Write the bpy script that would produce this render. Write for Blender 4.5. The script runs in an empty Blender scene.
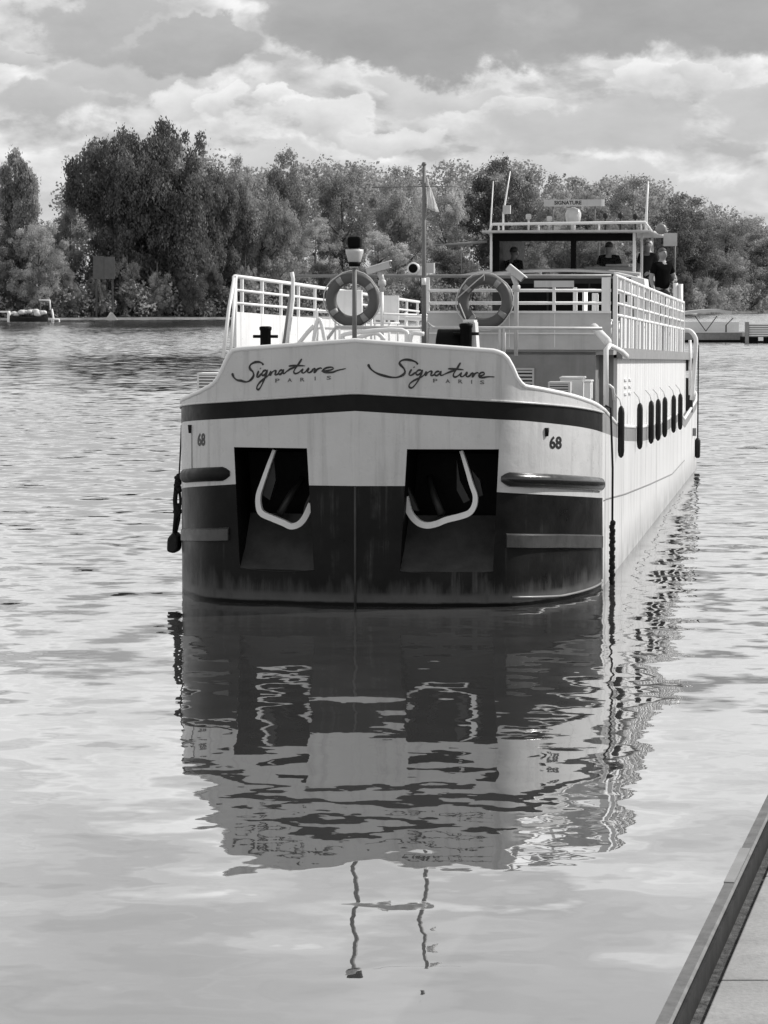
import bpy, bmesh, math, random
import numpy as np
from mathutils import Vector, Matrix
R = math.radians
random.seed(7); np.random.seed(7)
scene = bpy.context.scene
COL = scene.collection

# ------------------------------------------------------------------ camera
F = 2800.0; H = 3.67
ALPHA = math.atan((512-295)/F)
ca, sa = math.cos(ALPHA), math.sin(ALPHA)
cam_d = bpy.data.cameras.new('camera'); cam = bpy.data.objects.new('camera', cam_d); COL.objects.link(cam)
cam.location = (0, 0, H); cam.rotation_euler = (math.pi/2-ALPHA, 0, 0)
cam_d.sensor_fit = 'VERTICAL'; cam_d.sensor_height = 36; cam_d.lens = F/1024*36
cam_d.clip_start = 0.5; cam_d.clip_end = 20000
scene.camera = cam
scene.view_settings.view_transform = 'Standard'; scene.view_settings.look = 'None'
scene.view_settings.exposure = 0.28; scene.view_settings.gamma = 1
scene.view_settings.use_curve_mapping = False

def ray(px, py):
    cx = (px-384)/F; cu = (512-py)/F
    return Vector((cx, ca+sa*cu, -sa+ca*cu))
def at(px, py, Y):                    # point on the sight line at distance Y
    d = ray(px, py); t = Y/d.y
    return Vector((d.x*t, Y, H+d.z*t))
def ground(px, py, z=0.0):
    d = ray(px, py); t = (z-H)/d.z
    return Vector((d.x*t, d.y*t, z))

# the barge's own frame: stem at the origin, y runs aft
PSI = math.atan((831-384)/F); cp, sp = math.cos(PSI), math.sin(PSI)
OX, OY = -0.34, 32.9
def loc_pt(w): dx, dy = w[0]-OX, w[1]-OY; return Vector((dx*cp-dy*sp, dx*sp+dy*cp, w[2]))
def loc_dir(d): return Vector((d[0]*cp-d[1]*sp, d[0]*sp+d[1]*cp, d[2]))
def world(p): return Vector((OX+p[0]*cp+p[1]*sp, OY-p[0]*sp+p[1]*cp, p[2]))
CL = loc_pt((0, 0, H))
def hy(px, py, yl):                   # sight line meets the athwartships plane y = yl
    d = loc_dir(ray(px, py)); t = (yl-CL.y)/d.y; p = CL+d*t; return Vector((p.x, yl, p.z))
def hx(px, py, xl):
    d = loc_dir(ray(px, py)); t = (xl-CL.x)/d.x; p = CL+d*t; return Vector((xl, p.y, p.z))

# ------------------------------------------------------------------ materials
def nt(name):
    m = bpy.data.materials.new(name); m.use_nodes = True
    return m, m.node_tree, m.node_tree.nodes['Principled BSDF']
def coords(t, scale, kind='Object', rot=(0,0,0)):
    tc = t.nodes.new('ShaderNodeTexCoord'); mp = t.nodes.new('ShaderNodeMapping')
    mp.inputs['Scale'].default_value = scale; mp.inputs['Rotation'].default_value = rot
    t.links.new(tc.outputs[kind], mp.inputs[0]); return mp.outputs[0]
def noise(t, vec, scale, detail=4, rough=.55):
    n = t.nodes.new('ShaderNodeTexNoise'); n.inputs['Scale'].default_value = scale
    n.inputs['Detail'].default_value = detail; n.inputs['Roughness'].default_value = rough
    if vec is not None: t.links.new(vec, n.inputs['Vector'])
    return n.outputs['Fac']
def ramp(t, fac, stops):
    r = t.nodes.new('ShaderNodeValToRGB'); e = r.color_ramp.elements
    while len(e) < len(stops): e.new(.5)
    for el, (p, v) in zip(e, stops): el.position = p; el.color = (v, v, v, 1)
    t.links.new(fac, r.inputs[0]); return r.outputs[0]
def mth(t, op, a, b=None, clamp=False):
    n = t.nodes.new('ShaderNodeMath'); n.operation = op; n.use_clamp = clamp
    for i, v in enumerate((a, b)):
        if v is None: continue
        if isinstance(v, (int, float)): n.inputs[i].default_value = v
        else: t.links.new(v, n.inputs[i])
    return n.outputs[0]
def mixc(t, fac, a, b):
    n = t.nodes.new('ShaderNodeMix'); n.data_type = 'RGBA'
    for s, v in ((0, fac), (6, a), (7, b)):
        if isinstance(v, (int, float)):
            n.inputs[s].default_value = v if s == 0 else (v, v, v, 1)
        else: t.links.new(v, n.inputs[s])
    return n.outputs[2]
def bump(t, b, h, strength, dist=.01):
    n = t.nodes.new('ShaderNodeBump'); n.inputs['Strength'].default_value = strength
    n.inputs['Distance'].default_value = dist
    t.links.new(h, n.inputs['Height']); t.links.new(n.outputs[0], b.inputs['Normal'])

def paint(name, g, rough=.4, var=.12, scale=(3,3,3), metal=0, bmp=.0, streak=0.0, spec=.5):
    m, t, b = nt(name)
    n = noise(t, coords(t, scale), 1.5, 6, .6)
    c = ramp(t, n, [(.3, g*(1-var)), (.7, min(g*(1+var), .95))])
    if streak > 0:
        s = noise(t, coords(t, (7, 7, .5)), 1.0, 5, .65)
        c = mixc(t, ramp(t, s, [(.52, 0), (.74, streak)]), c, g*.45)
        s2 = noise(t, coords(t, (.9, .9, .7)), 1.0, 3, .5)
        c = mixc(t, ramp(t, s2, [(.45, 0), (.75, streak*.6)]), c, g*.7)
    t.links.new(c, b.inputs['Base Color'])
    b.inputs['Metallic'].default_value = metal
    b.inputs['Specular IOR Level'].default_value = spec
    rr = noise(t, coords(t, (5, 5, 5)), 2, 3)
    t.links.new(ramp(t, rr, [(.3, max(rough-.08, .03)), (.7, rough+.08)]), b.inputs['Roughness'])
    if bmp > 0: bump(t, b, noise(t, coords(t, (1, 1, 1)), 25, 4), bmp, .01)
    return m

M = {}
M['white'] = paint('white_paint', .74, .35, .05, streak=.25)
M['hullwhite'] = paint('hull_white_paint', .55, .33, .06, (1.2, 1.2, .8), streak=.5)
_t = M['hullwhite'].node_tree; bump(_t, _t.nodes['Principled BSDF'], noise(_t, coords(_t, (1, 1, 1)), 1.6, 5, .55), .35, .06)
M['rail'] = paint('white_rail_paint', .78, .35, .05)
M['grey'] = paint('grey_paint', .22, .4, .12, streak=.3)
M['stripe'] = paint('dark_stripe_paint', .014, .38, .2, spec=.08)
M['gunw'] = paint('grey_gunwale_paint', .25, .45, .15, streak=.3)
M['black'] = paint('black_paint', .006, .5, .3, spec=.05)
M['dark'] = paint('dark_grey_paint', .022, .4, .2, spec=.25)
M['rubber'] = paint('black_rubber', .012, .6, .3, bmp=.3, spec=.3)
M['rope'] = paint('dark_rope', .02, .9, .3, (20, 20, 20), bmp=.8, spec=.1)
M['ring'] = paint('life_ring_orange', .075, .5, .1)
M['band'] = paint('life_ring_band', .24, .4, .1)
M['steel'] = paint('galvanised_steel', .16, .45, .15, spec=.2)
M['deckgrey'] = paint('deck_paint', .30, .7, .15, (2, 2, 2), bmp=.3)
M['letter'] = paint('lettering_paint', .012, .4, .1)
M['lettergrey'] = paint('small_lettering_paint', .10, .4, .1)
M['skin'] = paint('skin', .26, .5, .05)
M['pale_hair'] = paint('pale_hair', .55, .6, .2)
M['dark_hair'] = paint('dark_hair', .03, .6, .2)
M['grey_hair'] = paint('grey_hair', .06, .6, .2)
M['blackcloth'] = paint('black_cloth', .005, .95, .2, bmp=.2, spec=.05)
M['greycloth'] = paint('dark_grey_cloth', .03, .9, .2, bmp=.2, spec=.05)
M['lightcloth'] = paint('light_cloth', .5, .9, .1)
M['canvas'] = paint('canvas', .55, .8, .1)
M['bark'] = paint('bark', .07, .9, .4, (2, 2, .5), bmp=.5)

# black bow paint with the worn, scummed band along the waterline
m, t, b = nt('black_bow_paint')
pos = coords(t, (1, 1, 1)); sx = t.nodes.new('ShaderNodeSeparateXYZ'); t.links.new(pos, sx.inputs[0])
st = noise(t, coords(t, (5, 5, .7)), 1, 6, .65)
cl = noise(t, coords(t, (1.5, 1.5, 1.5)), 1.2, 5, .6)
hgt = mth(t, 'ADD', sx.outputs[2], mth(t, 'MULTIPLY', mth(t, 'SUBTRACT', st, .5), .9))
wear = ramp(t, hgt, [(.06, .7), (.30, .0)])
wear = mixc(t, .5, wear, mth(t, 'MULTIPLY', wear, ramp(t, cl, [(.3, 0), (.7, 1.4)])))
c = mixc(t, wear, ramp(t, cl, [(.3, .008), (.75, .018)]), .10)
drip = noise(t, coords(t, (9, 9, .5)), 1.0, 7, .7); c = mixc(t, mth(t, 'MULTIPLY', ramp(t, drip, [(.54, 0), (.72, .5)]), ramp(t, cl, [(.45, 0), (.6, 1)])), c, .11)
wl = ramp(t, mth(t, 'ADD', sx.outputs[2], mth(t, 'MULTIPLY', mth(t, 'SUBTRACT', cl, .5), .04)), [(.035, 1), (.05, 0)]); wl2 = mth(t, 'MULTIPLY', ramp(t, sx.outputs[2], [(.05, 0), (.06, .5), (.12, .4), (.17, 0)]), ramp(t, st, [(.35, .15), (.65, 1)])); c = mixc(t, wl2, c, .16); c = mixc(t, wl, c, .004)
sc = noise(t, coords(t, (2.5, 2.5, 9)), 2.0, 8, .75)
c = mixc(t, ramp(t, sc, [(.66, 0), (.72, .35)]), c, .12)
t.links.new(c, b.inputs['Base Color'])
t.links.new(ramp(t, cl, [(.3, .26), (.7, .45)]), b.inputs['Roughness'])
bump(t, b, cl, .35, .03)
b.inputs['Specular IOR Level'].default_value = .09
M['bow_black'] = m
M['pocket'] = paint('pocket_paint', .042, .5, .35, (2, 2, 2), bmp=.2, spec=.3)

# long white side of the hull: plate joints and streaks
m, t, b = nt('hull_side_paint')
tc = t.nodes.new('ShaderNodeTexCoord'); sx = t.nodes.new('ShaderNodeSeparateXYZ'); t.links.new(tc.outputs['Object'], sx.inputs[0])
st = noise(t, coords(t, (3, 3, .35)), 1.2, 6, .7)
c = ramp(t, st, [(.35, .70), (.55, .62), (.72, .38)])
dirt = noise(t, coords(t, (1.4, 1.4, 1.4)), 1.3, 6, .65)
low = ramp(t, mth(t, 'ADD', sx.outputs[2], mth(t, 'MULTIPLY', mth(t, 'SUBTRACT', st, .5), .9)), [(.05, .75), (.5, 0)])
c = mixc(t, mth(t, 'MULTIPLY', low, ramp(t, dirt, [(.3, .35), (.65, 1)])), c, .16)
pj = mth(t, 'ABSOLUTE', mth(t, 'SUBTRACT', mth(t, 'FRACT', mth(t, 'MULTIPLY', sx.outputs[1], .26)), .5))
c = mixc(t, ramp(t, pj, [(.0, .8), (.012, 0)]), c, .12)
t.links.new(c, b.inputs['Base Color']); b.inputs['Roughness'].default_value = .4
bump(t, b, dirt, .15, .03)
M['hullside'] = m

# corrugated deckhouse side
m, t, b = nt('corrugated_white_paint')
tc = t.nodes.new('ShaderNodeTexCoord'); sx = t.nodes.new('ShaderNodeSeparateXYZ'); t.links.new(tc.outputs['Object'], sx.inputs[0])
w = mth(t, 'SINE', mth(t, 'MULTIPLY', sx.outputs[1], 12.0))
st = noise(t, coords(t, (4, 4, .4)), 1.2, 5, .7)
t.links.new(ramp(t, st, [(.4, .72), (.8, .5)]), b.inputs['Base Color']); b.inputs['Roughness'].default_value = .45
bump(t, b, w, .6, .03)
M['corr'] = m

# thin wheelhouse glass
m = bpy.data.materials.new('window_glass'); m.use_nodes = True; t = m.node_tree; t.nodes.clear()
o = t.nodes.new('ShaderNodeOutputMaterial'); mx = t.nodes.new('ShaderNodeMixShader')
tr = t.nodes.new('ShaderNodeBsdfTransparent'); gl = t.nodes.new('ShaderNodeBsdfGlossy')
tr.inputs[0].default_value = (.95, .95, .95, 1); gl.inputs['Roughness'].default_value = .03
fr = t.nodes.new('ShaderNodeFresnel'); fr.inputs[0].default_value = 1.18
t.links.new(fr.outputs[0], mx.inputs[0]); t.links.new(tr.outputs[0], mx.inputs[1]); t.links.new(gl.outputs[0], mx.inputs[2])
t.links.new(mx.outputs[0], o.inputs[0]); M['glass'] = m

m, t, b = nt('flag_cloth'); b.inputs['Base Color'].default_value = (.85, .85, .85, 1); tl = t.nodes.new('ShaderNodeBsdfTranslucent'); tl.inputs[0].default_value = (.9, .9, .9, 1)
mx = t.nodes.new('ShaderNodeMixShader'); mx.inputs[0].default_value = .5; t.links.new(b.outputs[0], mx.inputs[1]); t.links.new(tl.outputs[0], mx.inputs[2]); t.links.new(mx.outputs[0], t.nodes['Material Output'].inputs[0]); M['flag'] = m
def leafmat(name, g, tr=.35):
    m = bpy.data.materials.new(name); m.use_nodes = True; t = m.node_tree; t.nodes.clear()
    o = t.nodes.new('ShaderNodeOutputMaterial'); ad = t.nodes.new('ShaderNodeMixShader')
    df = t.nodes.new('ShaderNodeBsdfPrincipled'); tl = t.nodes.new('ShaderNodeBsdfTranslucent')
    oi = t.nodes.new('ShaderNodeObjectInfo')
    n = noise(t, coords(t, (.35, .35, .35)), 1.2, 5, .65)
    v = ramp(t, n, [(.32, g*.55), (.68, g*1.5)])
    rv = mth(t, 'ADD', mth(t, 'MULTIPLY', oi.outputs['Random'], .35), .82)
    v = mth(t, 'MULTIPLY', v, rv)
    cc = t.nodes.new('ShaderNodeCombineColor')
    for i in range(3): t.links.new(v, cc.inputs[i])
    t.links.new(cc.outputs[0], df.inputs['Base Color']); t.links.new(cc.outputs[0], tl.inputs[0])
    df.inputs['Roughness'].default_value = .55; df.inputs['Specular IOR Level'].default_value = .25
    ad.inputs[0].default_value = tr
    t.links.new(df.outputs[0], ad.inputs[1]); t.links.new(tl.outputs[0], ad.inputs[2]); t.links.new(ad.outputs[0], o.inputs[0])
    return m
M['leaf_dark'] = leafmat('dark_foliage', .14, .4)
M['leaf_mid'] = leafmat('mid_foliage', .31, .45)
M['leaf_light'] = leafmat('light_foliage', .40, .45)

# ------------------------------------------------------------------ mesh helpers
SH = -0.0235
class MB:
    def __init__(s): s.v = []; s.f = []; s.m = []; s.mi = 0; s.smooth = []; s.sm = False
    def add(s, vs, fs):
        b = len(s.v); s.v += [tuple(v) for v in vs]
        for f in fs: s.f.append([b+i for i in f]); s.m.append(s.mi); s.smooth.append(s.sm)
    def box(s, x0, x1, y0, y1, z0, z1, mat=None):
        vs = [Vector((x, y, z)) for z in (z0, z1) for y in (y0, y1) for x in (x0, x1)]
        if mat: vs = [mat@v for v in vs]
        s.add(vs, [(0,2,3,1),(4,5,7,6),(0,1,5,4),(2,6,7,3),(0,4,6,2),(1,3,7,5)])
        return s
    def bar(s, a, b, w, h, up=(0,0,1)):           # box beam from a to b
        a, b = Vector(a), Vector(b); d = (b-a).normalized(); u = Vector(up)
        if abs(d.dot(u)) > .98: u = Vector((0, 1, 0))
        x = d.cross(u).normalized(); u = x.cross(d)
        vs = [p+x*(i*w/2)+u*(j*h/2) for p in (a, b) for j in (-1, 1) for i in (-1, 1)]
        s.add(vs, [(0,2,3,1),(4,5,7,6),(0,1,5,4),(2,6,7,3),(0,4,6,2),(1,3,7,5)]); return s
    def tube(s, pts, r, n=8, closed=False, flat=1.0):
        pts = [Vector(p) for p in pts]; k = len(pts); rs = r if isinstance(r, (list, tuple)) else [r]*k
        x = None; vs = []
        for i, p in enumerate(pts):
            if closed: d = pts[(i+1) % k]-pts[i-1]
            else: d = pts[min(i+1, k-1)]-pts[max(i-1, 0)]
            d.normalize()
            if x is None:
                u = Vector((0, 0, 1)) if abs(d.z) < .9 else Vector((0, 1, 0)); x = d.cross(u).normalized()
            else: x = (x-d*x.dot(d)).normalized()
            y = d.cross(x)
            for j in range(n):
                a = 2*math.pi*j/n; vs.append(p+x*(math.cos(a)*rs[i])+y*(math.sin(a)*rs[i]*flat))
        fs = []
        for i in range(k if closed else k-1):
            a, b = i*n, ((i+1) % k)*n
            for j in range(n): fs.append((a+j, a+(j+1) % n, b+(j+1) % n, b+j))
        if not closed: fs += [tuple(range(n))[::-1], tuple(range((k-1)*n, k*n))]
        sm = s.sm; s.sm = True; s.add(vs, fs); s.sm = sm; return s
    def lathe(s, prof, c=(0,0,0), n=16, mat=None):
        c = Vector(c); vs = []
        for r, z in prof:
            for j in range(n):
                a = 2*math.pi*j/n; v = Vector((r*math.cos(a), r*math.sin(a), z))
                if mat: v = mat@v
                vs.append(v+c)
        k = len(prof); fs = [(i*n+j, i*n+(j+1) % n, (i+1)*n+(j+1) % n, (i+1)*n+j) for i in range(k-1) for j in range(n)]
        fs += [tuple(range(n))[::-1], tuple(range((k-1)*n, k*n))]
        sm = s.sm; s.sm = True; s.add(vs, fs); s.sm = sm; return s
    def prism(s, poly, a, b):                      # poly of (u,v); a,b map (u,v)->3D for the two ends
        k = len(poly); vs = [a(*p) for p in poly]+[b(*p) for p in poly]
        s.add(vs, [tuple(range(k))[::-1], tuple(range(k, 2*k))]+[(i, (i+1) % k, k+(i+1) % k, k+i) for i in range(k)]); return s
    def build(s, name, mats, parent=None, loc=(0,0,0), rz=0, shear=False, bevel=0):
        me = bpy.data.meshes.new(name)
        v = s.v
        if shear: v = [(x, y, z+(SH*(y-6) if y > 6 else 0)) for x, y, z in v]
        me.from_pydata(v, [], s.f)
        for mm in (mats if isinstance(mats, (list, tuple)) else [mats]): me.materials.append(mm)
        me.polygons.foreach_set('material_index', s.m); me.polygons.foreach_set('use_smooth', s.smooth)
        bm = bmesh.new(); bm.from_mesh(me); bmesh.ops.recalc_face_normals(bm, faces=bm.faces); bm.to_mesh(me); bm.free()
        o = bpy.data.objects.new(name, me); COL.objects.link(o)
        o.location = loc; o.rotation_euler = (0, 0, rz)
        if parent: o.parent = parent
        if bevel:
            md = o.modifiers.new('bevel', 'BEVEL'); md.width = bevel; md.segments = 2; md.limit_method = 'ANGLE'
        return o
def tag(o, label=None, cat=None, group=None, kind=None):
    if label: o['label'] = label
    if cat: o['category'] = cat
    if group: o['group'] = group
    if kind: o['kind'] = kind
    return o
def empty(name, loc=(0,0,0), rz=0):
    o = bpy.data.objects.new(name, None); COL.objects.link(o); o.location = loc; o.rotation_euler = (0, 0, rz)
    o.empty_display_size = .3; return o
def copy_tree(o, parent=None):
    c = o.copy(); COL.objects.link(c)
    if parent: c.parent = parent
    for ch in [x for x in bpy.data.objects if x.parent == o and x != c]: copy_tree(ch, c)
    return c
def interp(pts, x):
    if x <= pts[0][0]: return pts[0][1]
    for (a, va), (b, vb) in zip(pts, pts[1:]):
        if x <= b: return va+(vb-va)*(x-a)/(b-a)
    return pts[-1][1]
def catmull(pts, n=6):
    out = []; P = [Vector(p) for p in pts]; P = [2*P[0]-P[1]]+P+[2*P[-1]-P[-2]]
    for i in range(1, len(P)-2):
        for k in range(n):
            t = k/n; a, b, c, d = P[i-1:i+3]
            out.append(.5*((2*b)+(c-a)*t+(2*a-5*b+4*c-d)*t*t+(3*b-a-3*c+d)*t**3))
    out.append(P[-2]); return out

# ------------------------------------------------------------------ barge
barge = empty('river_barge', (OX, OY, 0), -PSI)
tag(barge, 'long white river barge with black lower bow facing the camera', 'barge')

half = [(0,0),(.52,.05),(1.1,.12),(1.55,.19),(1.72,.24),(1.88,.34),(2.05,.52),(2.22,.78),(2.4,1.16),(2.54,1.6),(2.65,2.15),(2.71,2.9)]
side = [(2.715,5),(2.715,8),(2.715,14),(2.715,20),(2.71,27),(2.62,29.5),(2.3,31.6),(1.4,33.2),(0,33.7)]
cur = [(p[0], p[1]) for p in catmull([(x, y, 0) for x, y in half], 8)]
cur = cur+[(2.715, y) for y in [3.4,4,4.6,5,5.5,6,6.5,7,7.5,8,9,10,11,12,13,14,15,16,17,18,19,20,21,22,23,24,25,26,27]]+[(2.66,28.5),(2.58,29.5),(2.45,30.6),(2.2,31.6),(1.8,32.5),(1.2,33.2),(.6,33.6),(0,33.7)]
U = [0.0]
for a, b in zip(cur, cur[1:]): U.append(U[-1]+math.hypot(b[0]-a[0], b[1]-a[1]))
UMAX = U[-1]
def outl(u, off=0.0):                 # point on the plan outline, u signed arc length, off outward
    s = 1 if u >= 0 else -1; u = min(abs(u), UMAX-1e-4)
    import bisect
    i = max(0, min(len(U)-2, bisect.bisect_right(U, u)-1))
    a, b = cur[i], cur[i+1]; L = U[i+1]-U[i]; k = (u-U[i])/L
    x, y = a[0]+(b[0]-a[0])*k, a[1]+(b[1]-a[1])*k
    if off:
        i0 = max(0, i-1); i1 = min(len(cur)-1, i+2)
        tx, ty = cur[i1][0]-cur[i0][0], cur[i1][1]-cur[i0][1]
        if i == 0: tx, ty = b[0]-a[0], b[1]-a[1]
        l = math.hypot(tx, ty); x += ty/l*off; y -= tx/l*off
    return Vector((s*x*(1 if s > 0 else .972), y, 0))
def bh(px, py, off=0):                # sight line meets the hull skin -> (u, z)
    d = loc_dir(ray(px, py)); best = None
    for s in (-1, 1):
        for i in range(len(cur)-1):
            q = s if s > 0 else -.972; a = Vector((q*cur[i][0], cur[i][1])); b = Vector((q*cur[i+1][0], cur[i+1][1])); e = b-a
            den = d.x*e.y-d.y*e.x
            if abs(den) < 1e-9: continue
            w = a-Vector((CL.x, CL.y)); t = (w.x*e.y-w.y*e.x)/den; k = (w.x*d.y-w.y*d.x)/den
            if -1e-6 <= k <= 1+1e-6 and t > 0 and (best is None or t < best[0]):
                best = (t, s*(U[i]+(U[i+1]-U[i])*k), CL.z+d.z*t)
    if best is None:
        # just outside the silhouette: take the nearest flank
        return bh(px+(1 if px < 384 else -1), py)
    return best[1], best[2]
UC = bh(602, 520)[0]                  # where the black bow paint ends
def line(pts):
    L = sorted(bh(*p) for p in pts); return L
def mir(L, f0, tail):                 # lines measured on the visible side, aft values mirrored to port
    aft = [(u, z) for u, z in L if u > f0]+tail
    return sorted([(-u, z) for u, z in aft if -u < L[0][0]-.3]+L+tail)
TA = UMAX
top = mir(line([(183,400),(190,397),(200,392.5),(212,386),(218,379),(223,368),(227,358),(232,351.5),(240,350),(355,341.5),(495,352),(503,355),(509,361),(514,371),(518,381),(524,387),(536,389),(570,396),(602,409),(609,416),(616,424),(625,427),(640,428),(660,424),(680,413)]), 3.0, [(24,1.25),(29,1.45),(TA,1.7)])
stop_ = mir(line([(183,405.5),(355,393),(500,401),(536,403.5),(570,406.5),(603,413),(609,419),(616,427),(625,430),(640,431),(660,427),(680,416)]), 3.0, [(24,1.2),(29,1.4),(TA,1.65)])
sbot = mir(line([(183,422),(355,411),(520,420.5),(580,427),(604,433),(625,441),(640,441.5),(658,438),(680,420)]), 3.0, [(24,1.08),(29,1.28),(TA,1.5)])
blk = mir(line([(183,488),(235,484),(355,486),(407,486),(499,492),(600,498)]), 3.0, [(5,1.1),(TA,.6)])
ZO1, ZO0 = bh(355,449)[1], bh(355,571.5)[1]
oL0, oL1 = bh(234,449)[0], bh(307,449)[0]; oR0, oR1 = bh(407,449)[0], bh(499,452)[0]
oL0b, oL1b = bh(240,571)[0], bh(314,571)[0]; oR0b, oR1b = bh(400,571)[0], bh(493,575)[0]
cols = set(round(x, 3) for x in (oL0, oL1, oR0, oR1, 0.0, UC, -UC))
step = sorted(list(np.arange(-3.9, 3.91, .06))+[s*k for s in (-1, 1) for k in np.arange(4.2, TA, .5)]+[-TA, TA])
uu = sorted(cols | set(round(float(x), 3) for x in step if all(abs(x-c) > .03 for c in cols)))
rows_of = lambda u: None
hull = MB(); hull.sm = False
def zrows(u):
    b_, sb, st_, tp = interp(blk, u), interp(sbot, u), interp(stop_, u), interp(top, u)
    zo = min(ZO1, sb-.04); b_ = min(b_, zo-.1)
    zs = [-.7, -.02, .14, ZO0, (ZO0+b_)/2, b_, zo, sb, st_, max(tp, st_+.004)]
    for i in range(1, len(zs)): zs[i] = max(zs[i], zs[i-1]+.002)
    return zs
def ush(u, r, z):                     # the openings narrow slightly towards the sill
    k = max(0, min(1, (ZO1-z)/(ZO1-ZO0)))
    for a, b2 in ((oL0, oL0b), (oL1, oL1b), (oR0, oR0b), (oR1, oR1b)):
        w = max(0, 1-abs(u-a)/.45)
        if w > 0 and z < ZO1+.001: return u+(b2-a)*k*w
    return u
grid = []
for u in uu:
    zs = zrows(u); grid.append([])
    for r, z in enumerate(zs):
        p = outl(ush(u, r, z) if abs(u) < 2.2 else u); p.z = z; grid[-1].append(p)
NR = 10; vs = [p for c_ in grid for p in c_]; base = len(hull.v); hull.v += [tuple(p) for p in vs]
for i in range(len(uu)-1):
    um = (uu[i]+uu[i+1])/2
    for r in range(NR-1):
        if (oL0 < um < oL1 or oR0 < um < oR1) and 3 <= r < 6: continue
        bowz = abs(um) < UC
        if r < 5: mi = 0 if bowz else 3
        elif r < 7: mi = 1 if bowz else 3
        elif r == 7: mi = 2 if bowz else 4
        else: mi = 1 if bowz else 4
        hull.f.append([base+i*NR+r, base+(i+1)*NR+r, base+(i+1)*NR+r+1, base+i*NR+r+1]); hull.m.append(mi)
        hull.smooth.append(abs(um) > .1)
me_h = hull.build('hull', [M['bow_black'], M['hullwhite'], M['stripe'], M['hullside'], M['gunw']], barge)

def along(fz, u0, u1, off, step=.08, extra=()):
    n = max(2, int(abs(u1-u0)/step)); out = []
    for i in range(n+1):
        u = u0+(u1-u0)*i/n; p = outl(u, off); p.z = fz(u); out.append(p)
    return out
# cap along the top edge of the bulwark and gunwale
mb = MB(); mb.tube(along(lambda u: interp(top, u)+.01, -TA+.3, TA-.3, -.01, .06), .03, 6); mb.build('bulwark_cap', M['rail'], barge)
mb = MB(); mb.tube(along(lambda u: interp(stop_, u), -UC, UC, .012, .1), .014, 6); mb.build('stripe_moulding', M['hullwhite'], barge)
mb = MB(); mb.tube([Vector((0, -.004, z)) for z in (-.4, .5, 1.0, interp(blk, 0)-.01)], .014, 8); mb.build('stem_bar', [M['pocket']], barge)
# rub rails on the bow
def rub(name, pts, rv, depth, mat, half_round=True):
    L = [bh(*p) for p in pts]; L.sort(); mb = MB()
    u0, u1 = L[0][0], L[-1][0]; n = max(8, int((u1-u0)/.05)); prof = []
    if half_round: prof = [(math.cos(a)*depth, math.sin(a)*rv) for a in np.linspace(-math.pi/2, math.pi/2, 9)]
    else: prof = [(0, -rv), (depth, -rv*.9), (depth, rv*.8), (0, rv)]
    k = len(prof); vs = []
    for i in range(n+1):
        u = u0+(u1-u0)*i/n; e = min(i, n-i)/n*(u1-u0); q = min(1, .35+e/.08*.65) if half_round else 1
        z = interp(L, u)
        for (o_, zz) in prof:
            p = outl(u, .001+o_*q); p.z = z+zz*q; vs.append(p)
    fs = [(i*k+j, (i+1)*k+j, (i+1)*k+j+1, i*k+j+1) for i in range(n) for j in range(k-1)]+[tuple(range(k)), tuple(range(n*k, n*k+k))]
    mb.sm = half_round; mb.add(vs, fs); return mb.build(name, mat, barge)
M['glossrub'] = paint('glossy_black_rail', .010, .2, .3, (4, 4, 4), spec=.6)
M['greyrub'] = paint('worn_rail_paint', .05, .4, .3, (3, 3, 3))
rub('rub_rail', [(184,476),(206,474.5),(230,473.5)], .085, .07, M['stripe'])
rub('rub_rail', [(501,479),(550,481),(601,484.5)], .085, .07, M['glossrub'])
rub('lower_rub_rail', [(184,534.5),(229,534)], .08, .04, M['greyrub'], False)
rub('lower_rub_rail', [(506,540.5),(560,541),(600,541.5)], .085, .04, M['greyrub'], False)
mb = MB(); L_ = sorted([bh(512,597),(bh(560,596.5)),(bh(599,591))]); L_ = [(u, max(z, .06)) for u, z in L_]
mb.tube(along(lambda u: interp(L_, u), L_[0][0], UC, .008, .1), .014, 6); mb.build('chine_bar', M['grey'], barge)
mb = MB(); e = sorted([bh(606,499),bh(625,494),bh(650,484),bh(672,474)]); mb.tube(along(lambda u: interp(e, u), UC+.1, 24, .0, .3), .012, 6); mb.build('plate_seam', M['grey'], barge)
mb = MB(); a = outl(UC, .004)
mb.tube([(a.x, a.y, .1), (a.x, a.y, interp(blk, UC))], .012, 6); mb.build('paint_edge_bar', M['hullwhite'], barge)
# hull pattern: draught line left bow
mb = MB()
for q in ((192,430,192,482),): 
    u, z0 = bh(q[0], q[1]); z1 = bh(q[2], q[3])[1]; p = outl(u, .004); mb.tube([(p.x, p.y, z1), (p.x, p.y, z0)], .006, 5)
mb.build('weld_line', M['gunw'], barge)
for q in ((191,429),(546,432)):
    u, z = bh(*q); p = outl(u, .012); mb = MB(); mb.tube([(p.x, p.y, z-.05), (p.x, p.y, z+.05)], [.02, .03], 8); mb.build('hull_eye', M['stripe'], barge)

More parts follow.
